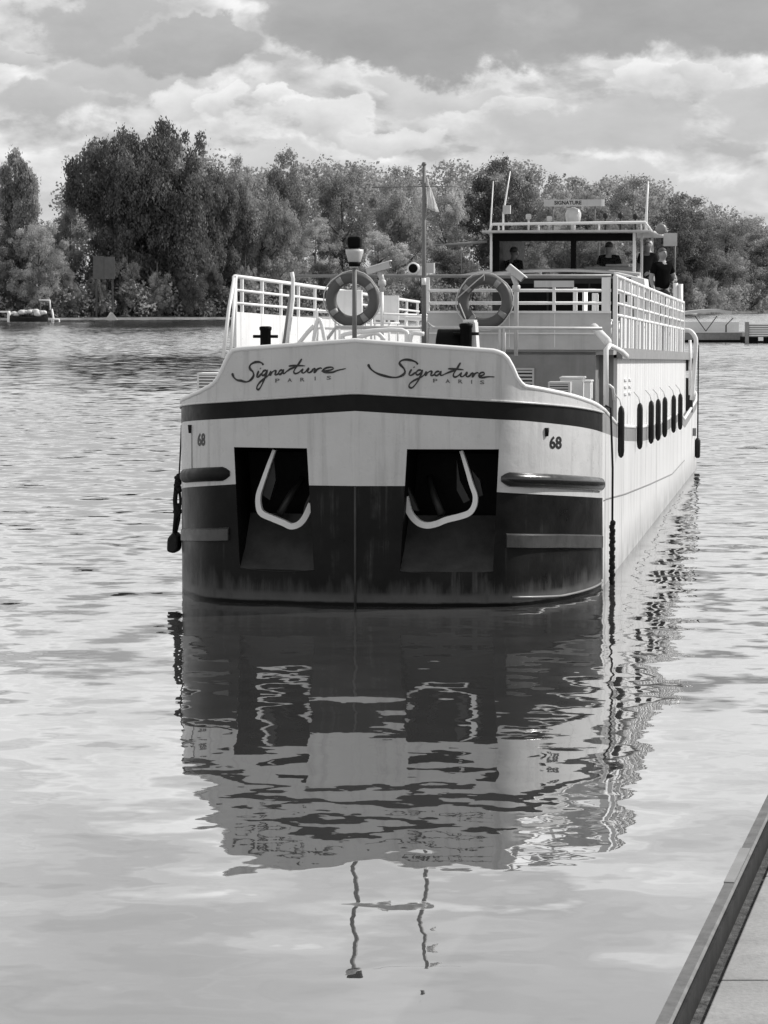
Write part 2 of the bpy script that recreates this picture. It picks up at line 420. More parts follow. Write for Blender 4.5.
# anchor pockets, anchors
for (a0, a1, b0, b1, path, shank, cheeks) in (
    (oL0, oL1, oL0b, oL1b, [(274,450),(268,466),(262,483),(258,496),(258.5,508),(262,514),(272,518.5),(283,523),(291,526.5),(299,524),(305,517),(311,504)],
     [(281,514),(290,496),(299,480)], [[(274,455),(276,480),(270,500),(263,495),(266,475)],[(311,492),(305,505),(303,513),(308,512)]]),
    (oR0, oR1, oR0b, oR1b, [(461,451),(466,467),(471,484),(475,496),(474,506),(469,513),(460,516.5),(446,520),(436,524),(426,525.5),(417,522),(409,512),(405,497)],
     [(443,514),(434,496),(427,478)], [[(457,460),(460,480),(470,500),(464,503),(457,490)],[(472,470),(480,480),(483,495),(478,497)],[(406,482),(412,495),(419,511),(413,510)]])):
    mb = MB(); dep = 1.0
    A0, A1 = outl(a0), outl(a1); B0, B1 = outl(b0), outl(b1)
    f = lambda p, z, y=None: Vector((p.x, p.y if y is None else y, z))
    tl, tr_, bl, br = f(A0, ZO1), f(A1, ZO1), f(B0, ZO0), f(B1, ZO0)
    TL, TR, BL, BR = f(A0, ZO1-.1, dep), f(A1, ZO1-.1, dep), f(B0, ZO0+.55, dep), f(B1, ZO0+.55, dep)
    mb.add([tl, TL, BL, bl], [(0,1,2,3)]); mb.add([tr_, TR, BR, br], [(0,1,2,3)]); mb.add([tl, tr_, TR, TL], [(0,1,2,3)]); mb.add([TL, TR, BR, BL], [(0,1,2,3)])
    mb.build('anchor_pocket', M['black'], barge)
    mb = MB(); n = 8; vs = []
    for i in range(n+1):
        k = i/n; x = bl.x+(br.x-bl.x)*k; yf = bl.y+(br.y-bl.y)*k; sag = -.05*4*k*(1-k)
        vs += [(x, yf-.01, ZO0+.008+sag*.6), (x, yf+.30, ZO0+.22+sag), (x, yf+.62, ZO0+.62)]
    mb.sm = True; mb.add(vs, [(3*i+j, 3*i+3+j, 3*i+4+j, 3*i+1+j) for i in range(n) for j in range(2)])
    mb.build('pocket_sill', M['pocket'], barge)
    mb = MB()
    sh = [hy(x, y, .62) for x, y in shank]; mb.tube([sh[0]+Vector((0, -.1, 0)), sh[1], sh[2]+Vector((0, .2, 0))], [.05, .045, .04], 8)
    for c_ in cheeks:
        q = [hy(x, y, .42) for x, y in c_]; mb.prism([(p.x, p.z) for p in q], lambda x, z: Vector((x, .40, z)), lambda x, z: Vector((x, .50, z)))
    anc = mb.build('anchor', M['dark'], barge)
    mb = MB(); pp = catmull([hy(x, y, .33) for x, y in path], 5); vs = []
    n = len(pp)
    for i, p in enumerate(pp):
        d = (pp[min(i+1, n-1)]-pp[max(i-1, 0)]).normalized(); nx = Vector((-d.z, 0, d.x)); w = .019+.017*min(1, i/n*2.2)
        vs += [p+nx*w, p-nx*w, p-nx*w+Vector((0, .09, 0)), p+nx*w+Vector((0, .09, 0))]
    fs = [(4*i+j, 4*i+(j+1) % 4, 4*i+4+(j+1) % 4, 4*i+4+j) for i in range(n-1) for j in range(4)]+[(0,1,2,3), (4*n-4,4*n-3,4*n-2,4*n-1)]
    mb.add(vs, fs); mb.build('anchor_rim', M['white'], anc)

# lettering on the bow
def onhull(px, py, off=.006):
    u, z = bh(px, py); p = outl(u, off); p.z = z; return p
strokes = [
 [(68,72),(72,84),(85,101),(112,119),(150,132),(190,140),(222,138),(246,127),(256,112),(250,94),(236,80),(228,66),(238,54),(262,49),(290,53),(312,62),(322,74)],
 [(290,98),(281,114),(277,126),(286,130),(300,122),(313,112)],
 [(301,86),(304,90)],
 [(340,103),(326,103),(315,112),(313,123),(322,127),(335,118),(345,102),(338,126),(322,158),(303,184),(288,194),(277,187),(281,172),(304,155),(334,141),(352,129),(366,109)],
 [(366,109),(361,131),(372,116),(387,108),(393,112),(388,129),(396,131),(412,122)],
 [(433,110),(420,110),(409,119),(410,129),(421,130),(433,119),(440,108),(437,124),(444,130),(462,122),(486,112),(510,104),(522,94)],
 [(540,64),(526,88),(510,112),(503,129),(510,138),(526,133),(546,114)],
 [(476,96),(510,97),(556,101)],
 [(546,114),(540,130),(547,137),(560,130),(574,114),(569,130),(574,137),(588,131),(598,116)],
 [(598,116),(604,121),(600,137),(604,137),(612,123),(626,116),(632,120)],
 [(630,133),(646,132),(661,124),(658,115),(644,117),(634,129),(638,140),(656,141),(680,137),(714,138)]]
def lettering(mapf, name):
    mb = MB()
    for si, s_ in enumerate(strokes):
        pp = catmull([(x, y, 0) for x, y in s_], 4); n = len(pp)
        P3 = [onhull(*mapf(p.x, p.y)) for p in pp]; vs = []
        for i, p in enumerate(P3):
            d = (P3[min(i+1, n-1)]-P3[max(i-1, 0)]).normalized(); nn = Vector((0, -1, 0)); side_ = d.cross(nn).normalized()
            w = (.0095 if si else .012)*(1.0 if 0 < i < n-1 else .6)*(1+.25*math.sin(i*.5))
            vs += [p+side_*w, p-side_*w]
        mb.add(vs, [(2*i, 2*i+2, 2*i+3, 2*i+1) for i in range(n-1)])
    return mb.build(name, M['letter'], barge)
lettering(lambda x, y: (355+x/5.12, 350+y/5.12), 'script_lettering')
LX = [(68,90),(232,180),(277,215),(322,248),(345,268),(412,330),(486,385),(540,445),(598,505),(632,548),(661,605),(714,670)]
LY = [(68,46),(150,25),(232,21),(290,8),(345,0),(412,-5),(503,-17),(598,-22),(661,-27),(714,-43)]
def lmap(x, y): return 215+interp(LX, x)/5.12, 350+(y+interp(LY, x))/5.12   # the port side copy climbs towards the stem
lettering(lmap, 'script_lettering')
def text_on(name, txt, px, py, wpx, hpx, mat, slope=0.0, bold=0.0):
    cu = bpy.data.curves.new('t', 'FONT'); cu.body = txt; cu.size = 1; cu.offset = bold; cu.align_x = 'CENTER'; cu.resolution_u = 3
    ob = bpy.data.objects.new('t', cu); COL.objects.link(ob)
    dg = bpy.context.evaluated_depsgraph_get(); me = bpy.data.meshes.new_from_object(ob.evaluated_get(dg))
    bpy.data.objects.remove(ob); xs = [v.co.x for v in me.vertices]; ys = [v.co.y for v in me.vertices]
    x0, x1, y0, y1 = min(xs), max(xs), min(ys), max(ys)
    out = MB(); fs = [list(p.vertices) for p in me.polygons]
    nv = []
    for v in me.vertices:
        fx = (v.co.x-x0)/(x1-x0)-.5; fy = (v.co.y-y0)/(y1-y0)-.5
        nv.append((fx, fy))
    vs = [onhull(px+fx*wpx, py-fy*hpx+slope*fx*wpx, .005) for fx, fy in nv]
    out.add(vs, fs); return out.build(name, mat, barge)
text_on('number_lettering', '68', 555.5, 442.5, 12, 13, M['letter'], .02, .03)
text_on('number_lettering', '68', 201.5, 439.5, 7.5, 13, M['letter'], -.03, .03)
for ch, zx, zy in (('P',320,156),('A',383,154),('R',448,151),('I',513,146),('S',583,142)):
    text_on('small_lettering', ch, 215+zx/5.12, 350+zy/5.12, 4.4 if ch != 'I' else 1.0, 3.8, M['lettergrey'], -.05, .02)
for ch, zx, zy in (('P',411,157),('A',475,159),('R',540,161),('I',597,163),('S',651,165)):
    text_on('small_lettering', ch, 355+zx/5.12, 350+zy/5.12, 4.4 if ch != 'I' else 1.0, 3.8, M['lettergrey'], .05, .02)

# decks
mb = MB(); pl = [outl(u, -.03) for u in np.linspace(-6.6, 6.6, 60)]
mb.add([(p.x, p.y, 2.05) for p in pl], [tuple(range(len(pl)))]); mb.build('foredeck', M['deckgrey'], barge)
mb = MB(); n = 60; ul = np.linspace(6.4, TA-.02, n); vs = []
for u in ul:
    z = interp(top, u)-.04; p = outl(u, -.02); vs += [(p.x, p.y, z), (-p.x, p.y, z)]
mb.add(vs, [(2*i, 2*i+2, 2*i+3, 2*i+1) for i in range(n-1)]); mb.build('side_deck', M['deckgrey'], barge)

# deckhouse
FY = 5.6
mb = MB()
mb.mi = 0; mb.box(2.55, 2.6, 6.3, 24.8, 1.5, 2.81); mb.box(-2.6, -2.55, 5.6, 24.8, 1.5, 2.81)
mb.mi = 1; mb.box(-.2, 2.36, FY, FY+.06, 1.9, 2.9); mb.box(-2.55, -.2, FY+1.2, FY+1.26, 1.9, 2.9); mb.box(-.2, -.14, FY, FY+1.3, 1.9, 2.9)
mb.box(2.36, 2.55, 6.3, 6.36, 1.9, 2.9)
mb.box(2.31, 2.36, FY+.06, 6.3, 1.9, 2.9)
mb.box(-2.55, 2.55, 24.7, 24.75, 1.5, 2.9)
mb.build('deckhouse_wall', [M['corr'], M['grey']], barge, shear=True)
mb = MB(); mb.box(-2.66, 2.66, 6.36, 24.9, 2.86, 2.93); mb.box(-.2, 2.6, FY, 6.36, 2.86, 2.93); mb.build('upper_deck', M['deckgrey'], barge, shear=True)
mb = MB(); mb.box(2.60, 2.68, 6.2, 24.9, 2.80, 2.95); mb.box(-2.68, -2.60, 5.6, 24.9, 2.80, 2.95); mb.build('deck_edge_band', M['gunw'], barge, shear=True)
# louvres and lifting eyes on the house side
for q in range(2):
    mb = MB()
    for k in range(3): mb.box(2.6, 2.62, 7.6+q*.9, 8.1+q*.9, 2.28+k*.1, 2.31+k*.1)
    mb.build('side_louvre', M['white'], barge, shear=True)
# front panels below the front rail
mb = MB(); P0 = hy(428, 313, FY); P1 = hy(611, 313, FY)
mb.box(P0.x, P1.x, FY-.05, FY, 2.93, P0.z); mb.mi = 1
mb.box(P0.x, P1.x-.15, FY-.075, FY-.05, 3.14, 3.16)
mb.box(P0.x, P1.x, FY-.07, FY+.02, P0.z, P0.z+.03)
for i in range(3): mb.box(P0.x+.5+i*.62, P0.x+.512+i*.62, FY-.056, FY-.05, 2.96, P0.z-.01)
M['panel'] = paint('grey_white_panel', .50, .4, .12, (1.5, 1.5, 2), streak=.35)
mb.build('front_panel', [M['panel'], M['white']], barge)
# solid port side screen, seen from inside
mb = MB(); mb.box(-2.64, -2.60, 5.5, 23, 2.95, 3.44)
for k in range(12): mb.box(-2.60, -2.595, 5.8+k*1.4, 5.82+k*1.4, 2.96, 3.43)
mb.build('side_screen', M['white'], barge, shear=True)

# railings
ZT = hy(430, 276, FY).z
mb = MB()
for z, r in ((ZT, .028), (3.74, .02), (3.56, .02)): mb.tube([(-2.62, 5.5, z), (-2.62, 10, z+SH*0), (-2.62, 23, z)], r, 8)
for k in range(13):
    y = 6.0+k*1.4; mb.box(-2.65, -2.61, y, y+.06, 3.42, ZT)
mb.box(-2.65, -2.59, 5.47, 5.53, 2.95, ZT)
a = hy(223, 358, 4.9); b_ = hy(230, 362, 4.9)
mb.tube([(-2.62, 5.5, ZT), (a.x*.5-2.62*.5, 5.2, ZT-.45), a], .026, 8)
mb.tube([(-2.60, 5.5, ZT), b_], .022, 8)
mb.build('railing', M['rail'], barge, shear=True)
mb = MB()
for z, r in ((ZT, .030), (3.74, .022), (3.56, .022), (3.40, .026)): mb.tube([(2.62, 5.6, z), (2.62, 23.2, z)], r, 8)
for k in range(14): y = 5.62+k*1.35; mb.box(2.59, 2.65, y-.03, y+.05, 2.95, ZT)
for k in range(23): 
    y = 5.75+k*.76; w = .20+.14*((k*37) % 5)/5; mb.box(2.615, 2.635, y, y+w, 2.95, 3.38)
rg = random.Random(9)
for k in range(24):
    y = 5.9+k*.73+rg.uniform(-.2, .2); mb.tube([(2.62, y, 3.4), (2.62, y+rg.uniform(-.1, .1), ZT)], .011, 5)
mb.build('railing', M['rail'], barge, shear=True)
mb = MB()
yy = FY-.02
L = hy(428, 300, yy).x; Rr = hy(611, 300, yy).x
for py in (290.5, 303): z = hy(430, py, yy).z; mb.tube([(L, yy, z), (Rr, yy, z)], .022, 8)
for px in (428, 554, 609): x = hy(px, 300, yy).x; mb.box(x-.02, x+.02, yy-.02, yy+.02, P0.z, hy(px, 285 if px == 554 else 277, yy).z)
x = hy(604, 300, yy).x; mb.box(x-.03, x+.07, yy-.03, yy+.03, P0.z, ZT-.02)
mb.build('railing', M['rail'], barge)
mb = MB(); z = hy(500, 276, yy).z; mb.tube([hy(293, 276, yy), hy(450, 276, yy), Vector((Rr, yy, z))], .022, 8); 
mb.tube([hy(294, 277, yy), hy(289, 305, yy-.1), hy(283, 350, yy-.3)], .022, 8)
mb.build('hand_rail', M['grey'], barge)
mb = MB(); mb.tube([hy(292, 272, 5.3), hy(293, 279, 5.3), hy(293, 300, 5.3), hy(286, 350, 4.9)], .026, 8); mb.build('rail_post', M['rail'], barge); mb = MB(); mb.tube([hy(382, 290, 5.3), hy(382, 345, 5.3)], .022, 8); mb.build('rail_post', M['rail'], barge)
mb = MB(); q = hy(554, 284, yy-.04); mb.box(q.x-.27, q.x+.27, yy-.05, yy-.03, q.z-.045, q.z+.045); mb.build('name_plate', M['panel'], barge)
# starboard stair handrail
mb = MB(); mb.tube([hy(594, 327, 5.2), hy(608, 342, 4.6)], .055, 10); mb.build('hand_rail', M['rail'], barge)
mb = MB(); a = hy(606, 406, 4.4); c_ = hy(606, 350, 4.4)
mb.tube([a, c_, c_+Vector((.04, .1, .06)), c_+Vector((.16, .5, -.02)), c_+Vector((.2, 1.0, -.10))], .035, 8); mb.tube([hy(609, 385, 4.4), hy(613, 388, 5.6), hy(614, 400, 5.8)], .018, 6); mb.build('hand_rail', M['rail'], barge)
# low pipe rail on the foredeck with hoops
mb = MB()
for pts in ([(322,345),(331,334),(336,327),(380,327.5),(430,327.5)], [(427,345),(427.5,322),(433,327.5),(480,328),(602,328.5)], [(500,352),(500,328)], [(504,356),(504,328)]):
    mb.tube([hy(x, y, 4.2) for x, y in pts], .022, 8)
mb.build('foredeck_rail', M['panel'], barge)
mb = MB()
for pts, y0 in (([(313,346),(317,322),(321,322),(326,346)],3.6), ([(296,347),(308,332),(314,326)],3.6), ([(345,342),(346,334),(402,330),(408,345)],3.2), ([(411,345),(412,334),(424,334)],3.2), ([(352,340),(375,333),(385,340)],3.5)):
    mb.tube(catmull([hy(x, y, y0) for x, y in pts], 4), .028, 8)
mb.build('pipe_hoop', M['rail'], barge)
# bollards, windlass, vents on the foredeck
def bollard(px, py, y0, w=.07):
    mb = MB(); p = hy(px, py, y0); mb.lathe([(w*1.3, 2.05), (w, 2.1), (w, p.z-.05), (w*1.15, p.z-.03), (w*1.15, p.z), (w*.8, p.z+.01)], (p.x, y0, 0), 14)
    mb.tube([(p.x-.16, y0, p.z-.12), (p.x+.16, y0, p.z-.12)], .02, 8); return mb.build('bollard', M['black'], barge)
bollard(265.5, 327, 2.6)
bollard(466, 324, 2.2, .075)
mb = MB(); p = hy(451, 345, 2.4)
mb.lathe([(.12, -.18), (.2, -.16), (.2, .16), (.12, .18)], (p.x, 2.4, p.z+.0), 18, Matrix.Rotation(math.pi/2, 4, 'Y')); mb.build('winch_drum', M['black'], barge)
mb = MB(); a, b_ = hy(471, 324, 2.3), hy(479, 352, 2.3)
mb.prism([(a.x-.03, a.z+.02), (a.x+.05, a.z+.02), (b_.x+.02, b_.z-.6), (a.x-.02, b_.z-.6)], lambda x, z: Vector((x, 2.3, z)), lambda x, z: Vector((x, 2.6, z)))
mb.box(a.x-.1, a.x+.04, 2.28, 2.6, a.z+.02, a.z+.05); mb.build('winch_casing', M['white'], barge)
def louvre(name, x0, y0p, x1, y1p, yl, dep=.3, mats=('white', 'dark')):
    a, b_ = hy(x0, y0p, yl), hy(x1, y1p, yl); mb = MB(); mb.mi = 0
    w = .025; mb.box(a.x, b_.x, yl+.02, yl+dep, b_.z, a.z)
    mb.box(a.x, a.x+w, yl, yl+.02, b_.z, a.z); mb.box(b_.x-w, b_.x, yl, yl+.02, b_.z, a.z); mb.box(a.x+w, b_.x-w, yl, yl+.02, a.z-w, a.z); mb.box(a.x+w, b_.x-w, yl, yl+.02, b_.z, b_.z+w)
    n = 5; mb.mi = 1; mb.box(a.x+w, b_.x-w, yl+.012, yl+.018, b_.z+w, a.z-w); mb.mi = 0
    for i in range(n):
        z = b_.z+w+(a.z-b_.z-2*w)*(i+.5)/n; mb.bar((a.x+w, yl+.006, z), (b_.x-w, yl+.006, z), .012, (a.z-b_.z)/n*.45)
    return mb.build(name, [M[m_] for m_ in mats], barge)
louvre('deck_vent', 197, 373, 222, 392, 4.2, .4)
louvre('wall_vent', 514, 368, 534, 390, FY-.03, .03, ('panel', 'dark'))
louvre('deck_vent', 548, 382, 570, 399, 3.9, .35, ('panel', 'dark'))
mb = MB()
for (x0, y0, x1, yl) in ((560, 379, 583, 4.5), (584, 382.5, 590.5, 4.2)):
    a, b_ = hy(x0, y0, yl), hy(x1, 402, yl); mb.box(a.x, b_.x, yl, yl+.35, b_.z, a.z); mb.box(a.x-.01, b_.x+.012, yl-.012, yl+.36, a.z, a.z+.03)
mb.build('deck_box', M['white'], barge, bevel=.012)
# floodlights
def flood(a, b_, y0, post=None, w=.095):
    A, B = hy(*a, y0), hy(*b_, y0); mb = MB(); mb.mi = 0; mb.bar(A, B, w*1.1, .11, (0, 1, 0.0)); d = (B-A).normalized(); up = Vector((-d.z, 0, d.x)); up = up if up.z > 0 else -up
    mb.mi = 1; mb.bar(A+up*w*.58, B+up*w*.58+d*.03, .012, .13, (0, 1, 0)); mb.mi = 2; mb.bar(B, B+d*.008, w*.8, .09, (0, 1, 0))
    o_ = mb.build('floodlight', [M['panel'], M['rail'], M['dark']], barge)
    m2 = MB(); c_ = (A+B)/2
    if post: P_ = hy(*post, y0); m2.tube([c_-up*.04, Vector((P_.x, y0, c_.z-.16)), P_], [.045, .035, .026], 10); m2.lathe([(.03,-.05),(.055,-.03),(.055,.03),(.03,.05)], (P_.x, y0, c_.z-.2), 12)
    m2.build('floodlight_post', M['panel'], barge)
flood((367,271.5), (390,264.5), 4.9, (382,292), .08)
flood((508,267), (523,279), 4.6, (516,356), .08)
mb = MB(); p = hy(414.5, 268.5, 4.9); mb.lathe([(.05,-.1),(.07,-.08),(.085,.12),(.06,.13)], (p.x, 4.9, p.z), 16, Matrix.Rotation(math.pi/2, 4, 'X')); mb.box(p.x+.05, p.x+.16, 4.85, 5.0, p.z-.09, p.z+.03); mb.mi = 1; mb.lathe([(.062,.13),(.056,.137)], (p.x, 4.9, p.z), 16, Matrix.Rotation(math.pi/2, 4, 'X')); mb.build('floodlight', [M['white'], M['black']], barge)
mb = MB(); p = hy(430.5, 268, 4.9); mb.box(p.x-.05, p.x+.05, 4.86, 4.96, p.z-.07, p.z+.07); mb.build('sensor_box', M['panel'], barge)
# stem lamp post
yb = .35; mb = MB(); mb.tube([hy(354.5, 346, yb), hy(354.5, 268, yb)], .028, 10)
lp = mb.build('lamp_post', M['steel'], barge)
c_ = hy(354.5, 268, yb); t_ = hy(354.5, 249.5, yb)
mb = MB(); mb.lathe([(.035, c_.z), (.06, c_.z+.02), (.108, t_.z-.03), (.108, t_.z), (.05, t_.z+.004)], (c_.x, yb, 0), 16); mb.build('lantern', M['panel'], lp)
mb = MB(); mb.lathe([(.03, c_.z+.012), (.064, c_.z+.018), (.084, c_.z+.07), (.05, c_.z+.07)], (c_.x, yb, 0), 16); mb.build('lantern_lens', M['black'], lp)
mb = MB(); a, b_ = hy(348, 236.5, yb), hy(361.5, 248.5, yb); mb.box(a.x, b_.x, yb-.08, yb+.08, b_.z, a.z); mb.build('signal_box', M['black'], lp, bevel=.03)
mb = MB(); mb.bar((b_.x-.02, yb-.03, b_.z-.02), (a.x+.06, yb-.03, b_.z-.03), .05, .03); mb.build('lamp_bracket', M['rail'], lp)
# flagpole, flag, yard
yf = 3.6; mb = MB(); mb.tube([hy(424, 348, yf), hy(424, 166, yf)], [.034, .022], 10); mb.lathe([(.02,0),(.035,.02),(.02,.05)], hy(424,166,yf), 10)
fp = mb.build('flagpole', M['steel'], barge)
mb = MB(); mb.tube([hy(372, 187.5, yf), hy(424, 186.5, yf), hy(457, 186.5, yf)], .007, 6); mb.build('yard', M['steel'], fp)
mb = MB(); A = hy(427, 176, yf-.03); n = 8; vs = []
e1 = [(427,176),(427,208)]
for i in range(n+1):
    k = i/n; top_ = (427+k*3.5, 176+k*12); bot_ = (427+k*12, 209+k*4-abs(k-.6)*2)
    for j in range(7):
        q = j/6; p = hy(top_[0]+(bot_[0]-top_[0])*q, top_[1]+(bot_[1]-top_[1])*q, yf+.05*math.sin(k*9+q*2)); vs.append(p)
mb.sm = True; mb.add(vs, [(i*7+j, i*7+7+j, i*7+8+j, i*7+j+1) for i in range(n) for j in range(6)])
fl = mb.build('flag', M['flag'], fp); md = fl.modifiers.new('solid', 'SOLIDIFY'); md.thickness = .004
mb = MB(); mb.tube([hy(423.8, 285, yf-.05), hy(423.8, 278, yf-.05)], .03, 8); mb.build('pole_clamp', M['white'], fp)

# wheelhouse -------------------------------------------------------
WY = 27.5; W = lambda px, py, y0=WY: hy(px, py, y0)
xl, xr = W(490, 250).x, W(637, 250).x
zs_, zr = W(570, 271).z, W(570, 233).z
WB = 32.5
mb = MB(); mb.mi = 0; mb.box(xl+.05, xr-.05, WY+.02, WB, 1.6, zs_-.1)
mb.mi = 1
for py0, py1 in ((284, 311),):
    for x0, x1 in ((508, 548), (550, 590), (592, 632)):
        mb.box(W(x0, 0).x, W(x1, 0).x, WY-.01, WY+.01, W(0, py1).z, W(0, py0).z)
mb.mi = 2; mb.box(xl-.02, xr+.02, WY-.04, WY+.03, W(0, 279).z, W(0, 277).z); mb.mi = 3; mb.box(xr-.05, xr, WY+.04, WB, 1.6, zs_-.1)
mb.build('wheelhouse_body', [M['dark'], M['black'], M['grey'], M['white']], barge)
mb = MB(); n = 10; vs = []
for i in range(n+1):
    k = i/n; x = xl-.12+(xr-xl+.2)*k; z = zs_-.06+.09*(1-(2*k-1)**2)
    vs += [(x, WY-.3, z-.05), (x, WY-.3, z), (x, WY+.12, z+.03), (x, WY+.12, z-.05)]
mb.add(vs, [(4*i+j, 4*i+(j+1) % 4, 4*i+4+(j+1) % 4, 4*i+4+j) for i in range(n) for j in range(4)]+[(0,1,2,3), tuple(4*n+j for j in range(4))])
mb.build('wheelhouse_sill', M['panel'], barge)
mb = MB(); mb.box(xl-.14, xr+.34, WY-.35, WB+.3, zr+.0, zr+.055); mb.build('wheelhouse_roof', M['panel'], barge, bevel=.03)
mb = MB(); mb.box(xl+.02, xr-.02, WY+.0, WY+.08, zr-.17, zr-.005); mb.build('window_header', M['black'], barge)
for x, w_ in ((xl, .05), (W(634.5, 0).x, .06)): mb = MB(); mb.box(x, x+w_, WY-.02, WY+.06, zs_-.05, zr); mb.build('window_frame', M['rail'], barge)
mb = MB(); mb.box(xr-.02, xr+.03, WY+1.4, WY+1.47, zs_-.3, zr); mb.build('window_frame', M['rail'], barge); mb = MB(); mb.box(xr-.02, xr+.03, WB-.07, WB, zs_-.3, zr); mb.build('window_frame', M['rail'], barge); mb = MB(); mb.box(xl, xl+.05, WB-.07, WB, zs_-.3, zr); mb.build('window_frame', M['rail'], barge); mb = MB()
mb.box(W(580,0).x, W(582,0).x, WB-.03, WB+.03, zs_-.1, zr-.1)
mb.build('window_frame', M['rail'], barge)
mb = MB(); mb.box(W(572,0).x, W(577.5,0).x, WY+.0, WY+.06, zs_-.03, zr-.17); mb.box(xl+.05, W(500, 0).x, WY+.06, WB, zs_-.1, zr-.0)
mb.build('window_post', M['black'], barge)
mb = MB()
for a, b_ in ((W(500,0).x, W(572,0).x), (W(577.5,0).x, W(634.5,0).x)): mb.add([(a, WY+.03, zs_-.03), (b_, WY+.03, zs_-.03), (b_, WY+.03, zr-.17), (a, WY+.03, zr-.17)], [(0,1,2,3)])
mb.build('window_pane', M['glass'], barge)
mb = MB(); mb.box(W(585,0).x, W(634,0).x, WY+.3, WY+.6, zs_-.1, zs_+.10); mb.box(W(606,0).x, W(630,0).x, WY+.28, WY+.5, zs_+.09, zs_+.15)
mb.build('dashboard', M['grey'], barge, bevel=.02)
# roof gear
mb = MB(); z0 = zr+.055; p = [W(487+4, 231), W(494, 224.5), W(646, 222.5), W(652, 231)]
mb.tube([Vector((q.x, WY-.25, q.z)) for q in p], .03, 8)
for px in (500, 540, 600, 642): q = W(px, 224); mb.tube([(q.x, WY-.25, z0-.01), (q.x, WY-.25, q.z)], .018, 6)
mb.build('roof_rail', M['rail'], barge)
mb = MB(); a, b_ = W(543, 199.3), W(600.5, 205.8); mb.box(a.x, b_.x, WY+.2, WY+.26, b_.z, a.z); mb.mi = 1; mb.box(b_.x, b_.x+.06, WY+.19, WY+.27, b_.z, a.z)
sb = mb.build('name_board', [M['panel'], M['white']], barge)
for px in (552, 594): mb = MB(); q = W(px, 206); mb.tube([(q.x, WY+.23, z0), (q.x, WY+.23, q.z)], .015, 6); mb.build('board_post', M['steel'], sb)
cu = bpy.data.curves.new('t', 'FONT'); cu.body = 'SIGNATURE'; cu.align_x = 'CENTER'; cu.align_y = 'CENTER'; cu.size = .11; cu.extrude = .001; cu.offset = .003
ob = bpy.data.objects.new('t', cu); COL.objects.link(ob); dg = bpy.context.evaluated_depsgraph_get(); me = bpy.data.meshes.new_from_object(ob.evaluated_get(dg)); bpy.data.objects.remove(ob)
me.materials.clear(); me.materials.append(M['letter']); o = bpy.data.objects.new('board_lettering', me); COL.objects.link(o); o.parent = sb
o.location = ((a.x+b_.x)/2-.1, WY+.196, (a.z+b_.z)/2); o.rotation_euler = (math.pi/2, 0, 0)
mb = MB(); q = W(572, 214.5); mb.lathe([(.07,-.18),(.15,-.14),(.17,-.03),(.17,.04),(.13,.12),(.03,.16)], (q.x, WY+.3, q.z), 18); mb.tube([(q.x, WY+.3, z0-.01), (q.x, WY+.3, q.z-.15)], .05, 8); mb.build('radar_dome', M['panel'], barge)
for px, pt in ((528,214),(605,213),(620,213),(635,214),(549,216)):
    mb = MB(); q = W(px, pt+3); mb.tube([(q.x, WY+.1, z0-.02), (q.x, WY+.1, q.z)], .02, 6); mb.lathe([(.03,-.05),(.06,-.03),(.06,.05),(.03,.07)], (q.x, WY+.1, q.z), 10); mb.build('roof_lamp', M['dark'] if px > 600 else M['panel'], barge)
mb = MB(); q = W(506, 209.5); mb.box(q.x-.07, q.x+.09, WY+.0, WY+.14, q.z-.09, q.z+.09); mb.build('antenna_box', M['panel'], barge)
for (a, b_, r) in (((490,231),(493,181),.02), ((503,214),(510,171),.022), ((646,220),(648,181),.03)):
    mb = MB(); mb.tube([Vector((W(*a).x, WY+.05, z0-.05)), W(*a)+Vector((0,.05,0)), W(*b_)+Vector((0,.05,0))], [r, r, r*.5], 8); mb.build('antenna', M['rail'], barge)
mb = MB(); q = W(661, 229); mb.lathe([(.06,-.14),(.11,-.12),(.12,.1),(.08,.14)], (q.x, WY+.1, q.z), 14, Matrix.Rotation(math.pi/2, 4, 'X')); mb.mi = 1; mb.lathe([(.095,-.15),(.09,-.142)], (q.x, WY+.1, q.z), 14, Matrix.Rotation(math.pi/2, 4, 'X')); mb.build('searchlight', [M['grey'], M['black']], barge)
mb = MB(); a, b_ = W(663.5, 233, 29), W(677, 246, 29); mb.box(a.x, b_.x, 29, 29.03, b_.z, a.z); nb = mb.build('notice_board', M['panel'], barge)
mb = MB(); mb.tube([(b_.x-.05, 29.05, b_.z-1.6), (b_.x-.05, 29.05, a.z)], .02, 6); mb.build('board_post', M['steel'], nb)
# boom and awning frame to port
mb = MB(); mb.tube([W(434, 245), W(460, 244), W(487, 241.5)], [.012, .03, .03], 8); mb.tube([W(461.5, 244), W(461.5, 275)], .014, 6); mb.tube([W(470, 243), W(470, 274)], .010, 6); mb.build('boom', M['grey'], barge)
mb = MB(); a = [W(455, 275.5), W(490, 269.5), W(490, 275.5)]; mb.prism([(p.x, p.z) for p in a], lambda x, z: Vector((x, WY-.05, z)), lambda x, z: Vector((x, WY+1.5, z))); mb.build('spray_hood', M['panel'], barge)
# console on the upper deck by the starboard rail
mb = MB(); a = [hy(614,272,20), hy(644,279,20), hy(645,287,20), hy(640,294,20), hy(614,294,20)]
mb.prism([(p.x, p.z) for p in a], lambda x, z: Vector((x, 20, z)), lambda x, z: Vector((x, 21.2, z)))
a, b_ = hy(621, 277.5, 20), hy(631, 279, 20); mb.mi = 1; mb.box(a.x, b_.x, 19.99, 20, b_.z, a.z); mb.build('deck_locker', [M['white'], M['dark']], barge)
